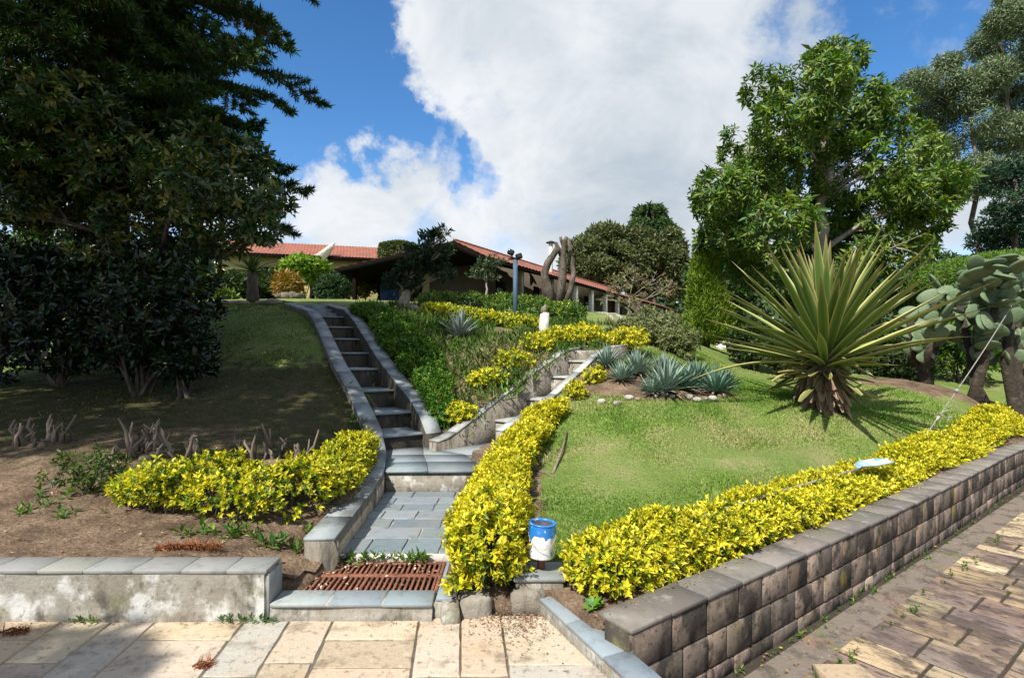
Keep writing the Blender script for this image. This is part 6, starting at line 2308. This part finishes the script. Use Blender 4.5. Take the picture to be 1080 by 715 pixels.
    pts = [s0 + (e0 - s0) * t + (0, 0, -.25 * math.sin(t * math.pi)) for t in np.linspace(0, 1, 24)]
    part('cable', Geo().tube(np.array(pts), .0068, 7), M['wire'], root, True)
    part('anchor', Geo().tube([s0 - (.02, .02, .25), s0 + (e0 - s0) * .012], .014, 8), M['rust'], root, True)
    for t in (.115, .19):
        i = s0 + (e0 - s0) * t + (0, 0, -.25 * math.sin(t * math.pi))
        dv = unit(e0 - s0)
        part('clamp', Geo().tube([i - dv * .07, i, i + dv * .07], [.012, .026, .012], 8), M['wire'], root, True)
    i = s0 + (e0 - s0) * .12 + (0, 0, -.25 * math.sin(.12 * math.pi))
    lp = [i + np.array((.0 + .16 * math.sin(t), 0, .05 * math.sin(2 * t) + .02)) for t in np.linspace(0, np.pi, 9)]
    part('loose_end', Geo().tube(np.array(lp), .008, 6), M['wire'], root, True)
    pb = on(12.4, 12.2)
    pr = thing('utility_pole', 'wooden pole holding the guy wire, beyond the right edge of the photo', 'pole', pb)
    part('pole', Geo().tube([pb - (0, 0, .5), pb + (0, 0, 3), (12.4, 12.2, e0[2] + .5)], [.13, .115, .10], 12), M['wood'], pr, True)
    part('band', Geo().lathe((12.4, 12.2, e0[2]), [(.10, -.04), (.112, -.04), (.112, .04), (.10, .04)], 14), M['black'], pr, True)
    # stick on the lawn
    p0 = G(583, 499, .36); p1 = G(598, 466, .46)
    p0 = on(p0[0], p0[1], .02); p1 = on(p1[0], p1[1], .03)
    solo('stick', Geo().tube(np.array([p0, (p0 + p1) / 2 + (.02, 0, .012), p1]), [.011, .013, .009], 8, lump=.15), M['wood'], 'brown dead stick lying on the lawn right of the winding hedge', 'stick', smooth=True, loc=p0)
    p0 = G(565, 495, .36); p1 = G(585, 502, .36)
    p0 = on(p0[0], p0[1], .015); p1 = on(p1[0], p1[1], .015)
    solo('twig', Geo().tube(np.array([p0, (p0 + p1) / 2 + (0, .01, .01), p1]), [.006, .007, .004], 6), M['wood'], 'short pale twig lying beside the brown stick', 'twig', loc=p0)
    # pruned shrub stumps on the bank
    for i, (px, Y, lb) in enumerate(((40, 5.6, 'cut back shrub of bare grey stubs, leftmost on the shaded bank'), (168, 5.45, 'wide cut back shrub of many bare stubs, middle of the shaded bank'), (292, 5.45, 'cut back shrub of bare stubs just above the shaded yellow hedge'))):
        b = on((px - 540) / F * Y, Y)
        root = thing('pruned_shrub', lb, 'shrub', b, 'cut back shrubs on the bank')
        g = Geo()
        n = (14, 26, 16)[i]; wd = (.30, .42, .26)[i]
        for k in range(n):
            x = b[0] + rng.uniform(-wd, wd); y = b[1] + rng.normal(0, .09)
            z = float(H(x, y))
            L = rng.uniform(.14, .40)
            ln = np.array((rng.normal(0, .24), rng.normal(0, .15), 1.0))
            c = vary((.17, .135, .105), .4)
            q = np.array((x, y, z - .03))
            m = q + ln * L * .45 + rng.normal(0, .015, 3)
            g.tube([q, m, q + ln * L * .75 + rng.normal(0, .02, 3), q + ln * L + rng.normal(0, .03, 3)], [.024, .017, .013, .006], 7, col=c, lump=.3)
            if rng.random() < .7:
                e = m + np.array((rng.normal(0, .1), rng.normal(0, .06), .5)) * L * .8
                g.tube([m, (m + e) / 2 + rng.normal(0, .01, 3), e], [.013, .009, .005], 6, col=c)
        part('stubs', g, M['twig'], root, True)
        cr = Geo()
        rockmesh(cr, b + (0, 0, -.01), (wd * .6, .07, .045), (.12, .095, .07), 120 + i)
        part('root_crown', cr, M['twig'], root, True)
    # reddish dry conifer sprays
    def spray(px, py, z, L, az, lb):
        p = G(px, py, z)
        zz = float(H(p[0], p[1])) if z > .15 else z
        b = np.array((p[0], p[1], zz + .012))
        g = Geo()
        d = np.array((math.cos(az), math.sin(az), .04))
        g.tube([b, b + d * L * .5 + (0, 0, .02), b + d * L], [.006, .005, .002], 5, col=(.16, .07, .04))
        m = int(60 * L / .2)
        t = rng.uniform(.05, 1, m)
        pp = b + d * (t * L)[:, None] + rng.normal(0, .004, (m, 3))
        D = np.tile(d, (m, 1)) + rng.normal(0, .5, (m, 3)) * (1, 1, .5)
        g.sprigs(pp, D, 4, .042, .004, palette([(.26, .085, .03), (.20, .06, .022), (.33, .14, .05)]), spread=(25, 60))
        solo('dry_spray', g, M['litter'], lb, 'twig', 'reddish dry conifer sprays', loc=b)
    spray(162, 583, .285, .20, .12, 'reddish dry conifer spray on the soil behind the wall coping, left one')
    spray(190, 581, .285, .26, -.05, 'reddish dry conifer spray on the soil behind the wall coping, right one')
    spray(203, 705, .0, .075, .35, 'reddish dry conifer spray lying on the sunny patio slabs')
    spray(0, 669, .0, .13, .1, 'reddish dry conifer spray in the shaded patio corner')
    # broad leafed weed at the hedge foot
    b = G(625, 645, .12); b = np.array((b[0], b[1], .10))
    root = thing('weed', 'small fresh green weed with broad leaves at the foot of the long hedge', 'weed', b)
    g = Geo().sprigs(b[None] + (0, 0, .05), np.array([[-.1, -.3, 1.0]]), 9, .07, .04, palette([(.10, .24, .03), (.14, .30, .04)]), spread=(35, 85), shoot=.03)
    part('leaves', g, M['leaf'], root)
    part('stem', Geo().tube([b - (0, 0, .03), b + (0, 0, .06)], .004, 6, col=(.1, .2, .04)), M['twig'], root)


small_things()


# ------------------------------------------------------------------ ground cover
def grass():
    def blades(name, label, n, region, hmin, hmax, cols, wid=.006, thin=None):
        pts = region(n)
        if thin is not None:
            pts = pts[thin(pts)]
        m = len(pts)
        p = np.c_[pts, H(pts[:, 0], pts[:, 1]) - .006]
        h = rng.uniform(hmin, hmax, m) * (1 + .35 * vnoise(p * (1, 1, 0), 2.2, 6)).clip(.4, 1.6)
        d = np.c_[rng.normal(0, .55, (m, 2)), np.ones(m)]
        nr = np.c_[rng.normal(0, 1, (m, 2)), np.full(m, .3)]
        dist = np.hypot(pts[:, 0], pts[:, 1])
        pl = np.array(cols)
        dry = np.clip(.5 + .55 * vnoise(p * (1, 1, 0), 1.1, 9) + .35 * vnoise(p * (1, 1, 0), 4, 2) + rng.normal(0, .25, m), 0, .999) * (len(pl) - 1)
        a = dry.astype(int); fr = (dry - a)[:, None]
        c = pl[a] * (1 - fr) + pl[np.minimum(a + 1, len(pl) - 1)] * fr
        c = np.clip(c * (1 + rng.normal(0, .32, (m, 1))).clip(.35, 2), .01, .9)
        g = Geo().leaves(p, d, nr, h, wid * (.6 + dist * .09), c, bend=.35, mid=.4, fold=.0)
        solo(name, g, M['blade'], label, 'grass', kind='stuff')

    def lawn(n):
        Yr = 3.4 + 8.5 * rng.uniform(0, 1, n) ** 1.25
        Xr = rng.uniform(-.1, 10, n) * (.35 + Yr * .08) / 1.1
        return np.stack([Xr, Yr], 1)

    def lawn_ok(p):
        X, Y = p[:, 0], p[:, 1]
        gm, _ = grass_mask(X, Y)
        px = X / Y
        bald = vnoise(np.stack([X, Y, X * 0], 1), 1.7, 12) + .5 * vnoise(np.stack([X, Y, X * 0], 1), 5.0, 3)
        return (gm > .45) & (px < 1.08) & (px > -.02) & ~inpoly(X, Y, PAVE) & (rng.uniform(-.9, 1.2, len(X)) < 1.15 - .35 * bald)

    blades('lawn_grass', 'short sunlit grass of the right lawn', 280000, lawn, .018, .045, [(.12, .25, .03), (.16, .31, .04), (.22, .35, .06), (.28, .37, .09), (.40, .39, .17)], .0046, lawn_ok)

    def bank(n):
        return np.stack([rng.uniform(-9, -1.3, n), 5.0 + 11 * rng.uniform(0, 1, n) ** 1.1], 1)

    def bank_ok(p):
        X, Y = p[:, 0], p[:, 1]
        nz = vnoise(np.stack([X, Y, X * 0], 1), 1.5, 2)
        return (X < -.53 * Y + 1.75) & ~inpoly(X, Y, PAVE) & (rng.uniform(0, 1, len(X)) < sstep(4.8, 10.5, Y + nz) * .9 + .06)

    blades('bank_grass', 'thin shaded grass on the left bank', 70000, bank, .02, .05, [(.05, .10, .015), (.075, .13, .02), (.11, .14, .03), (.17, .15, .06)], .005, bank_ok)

    def bed(n):
        return np.stack([rng.uniform(-3.5, 3, n), rng.uniform(7, 14, n)], 1)

    def bed_ok(p):
        X, Y = p[:, 0], p[:, 1]
        nz = vnoise(np.stack([X, Y, X * 0], 1), 2.2, 5)
        return (X > -.53 * Y + 2.9) & (X < .77 * (Y - 6.75) - .75) & (nz > -.5)

    blades('bed_weeds', 'rank grass and weeds on the planting bed between the stairs', 30000, bed, .07, .24, [(.06, .13, .02), (.09, .18, .03), (.14, .23, .05), (.24, .24, .10)], .009, bed_ok)


def litter():
    g = Geo()
    n = 2600
    X = rng.uniform(-6, -1.35, n); Y = rng.uniform(3.45, 9.5, n)
    ok = (X < -.53 * Y + 1.9) & ~inpoly(X, Y, PAVE) & (X > -.95 * Y)
    X, Y = X[ok], Y[ok]
    m = len(X)
    p = np.c_[X, Y, H(X, Y) + .012]
    a = rng.uniform(0, 6.28, m)
    d = np.c_[np.cos(a), np.sin(a), rng.normal(0, .15, m)]
    nr = np.c_[rng.normal(0, .3, (m, 2)), np.ones(m)]
    cols = np.array([(.30, .22, .13), (.42, .34, .22), (.20, .12, .06), (.36, .30, .10), (.14, .09, .05)])[rng.integers(0, 5, m)]
    g.leaves(p, d, nr, rng.gamma(2, .011, m).clip(.008, .07), rng.gamma(2, .006, m).clip(.004, .03), cols)
    # crumbs at the foot of the hedge and on the patio corner
    k = 850
    xx = np.concatenate([rng.normal(.03, .13, k // 2), rng.normal(-.05, .3, k // 4), rng.uniform(-6, .2, k - k // 2 - k // 4)])
    yy = np.concatenate([3.28 - np.abs(rng.normal(0, .16, k // 2)), 3.30 - np.abs(rng.normal(0, .04, k // 4)), 3.20 - np.abs(rng.normal(0, .03, k - k // 2 - k // 4))])
    keep = (xx < .19 + (3.36 - yy) * .42) & (yy < 3.3)
    xx, yy = xx[keep], yy[keep]; k = len(xx)
    a = rng.uniform(0, 6.28, k)
    cols = np.array([(.24, .13, .08), (.32, .19, .12), (.16, .09, .05), (.40, .30, .18)])[rng.integers(0, 4, k)]
    g.leaves(np.c_[xx, yy, np.full(k, .006)], np.c_[np.cos(a), np.sin(a), rng.normal(0, .2, k)], np.c_[rng.normal(0, .3, (k, 2)), np.ones(k)], rng.uniform(.008, .024, k), rng.uniform(.004, .012, k), cols)
    # under the long hedge on the coping and along the gutter
    k = 700
    u = rng.uniform(-.1, 9, k); w = np.where(rng.uniform(0, 1, k) < .5, rng.uniform(.13, .3, k), -rng.uniform(.02, .38, k))
    q = WA[None] + WD[None] * u[:, None] + WN[None] * (w - .05 * np.sin(np.clip(u / 7.2, 0, 1) * np.pi))[:, None]
    a = rng.uniform(0, 6.28, k)
    cols = np.array([(.34, .28, .05), (.22, .13, .07), (.12, .08, .05), (.36, .17, .12)])[rng.integers(0, 4, k)]
    g.leaves(np.c_[q, np.where(w > 0, .217, LOW + .014)], np.c_[np.cos(a), np.sin(a), rng.normal(0, .2, k)], np.c_[rng.normal(0, .3, (k, 2)), np.ones(k)], rng.uniform(.01, .028, k), rng.uniform(.006, .014, k), cols)
    # on the grate
    k = 150
    xx = rng.uniform(-1.36, -.5, k) ; yy = np.where(rng.uniform(0, 1, k) < .6, rng.normal(3.88, .05, k), rng.uniform(3.45, 3.9, k)); 
    lf = rng.uniform(0, 1, k) < .55
    xx = np.where(lf, -1.36 + np.abs(rng.normal(0, .12, k)), xx)
    ok = (yy < 3.93) & (yy > 3.43) & (xx < -.5)
    xx, yy = xx[ok], yy[ok]; k = len(xx)
    a = rng.uniform(0, 6.28, k)
    cols = np.array([(.36, .27, .18), (.30, .17, .11), (.20, .13, .08), (.5, .40, .30)])[rng.integers(0, 4, k)]
    g.leaves(np.c_[xx, yy, np.full(k, .086)], np.c_[np.cos(a), np.sin(a), rng.normal(0, .25, k)], np.c_[rng.normal(0, .3, (k, 2)), np.ones(k)], rng.uniform(.015, .04, k), rng.uniform(.01, .022, k), cols)
    solo('leaf_litter', g, M['litter'], 'fallen dry leaves and crumbs scattered over soil and paving', 'leaves', kind='stuff')


def weeds():
    """little green weeds in joints and at wall feet"""
    g = Geo()
    sp = []
    for k in range(46):
        sp.append((rng.uniform(-1.38, -.6), rng.normal(3.925, .02), .085, rng.uniform(.02, .06)))
    for k in range(150):
        u = rng.uniform(0, 9) ** 1.0 * rng.uniform(.3, 1)
        q = WA + WD * u - WN * (rng.choice([.05, .34]) + rng.normal(0, .02) + .05 * math.sin(min(u / 7.2, 1) * math.pi))
        sp.append((q[0], q[1], LOW + .006, rng.uniform(.008, .035)))
    for k in range(26):
        sp.append((rng.choice([-1.6, -2.5, -2.48, -3.4, -1.46]) + rng.normal(0, .05), 3.205, .005, rng.uniform(.015, .04)))
    for k in range(30):
        x = rng.uniform(-2.4, -1.28); y = 3.75 + abs(rng.normal(0, .14))
        if x > -1.45 and y > 3.75:
            x -= .2
        sp.append((x, y, float(H(x, y)), rng.uniform(.03, .08)))
    for k in range(24):
        x = rng.uniform(-3.9, -2.9); y = rng.uniform(4.0, 4.6)
        sp.append((x, y, float(H(x, y)), rng.uniform(.03, .07)))
    for k in range(10):
        p = G(385 + rng.normal(0, 12), 452 + rng.normal(0, 6), .5)
        sp.append((p[0] - .0, p[1], float(H(p[0], p[1])) + .02, rng.uniform(.05, .12)))
    for x, y, z, s in sp:
        g.sprigs(np.array([[x, y, z + s * .5]]), np.array([[rng.normal(0, .2), rng.normal(0, .2), 1.0]]), 7, s, s * .38, palette([(.05, .13, .02), (.09, .19, .025), (.14, .22, .04)]), spread=(15, 85), shoot=s * .4)
    solo('weeds', g, M['leaf'], 'small green weeds in joints and along wall feet', 'weeds', kind='stuff')


grass()
litter()
weeds()
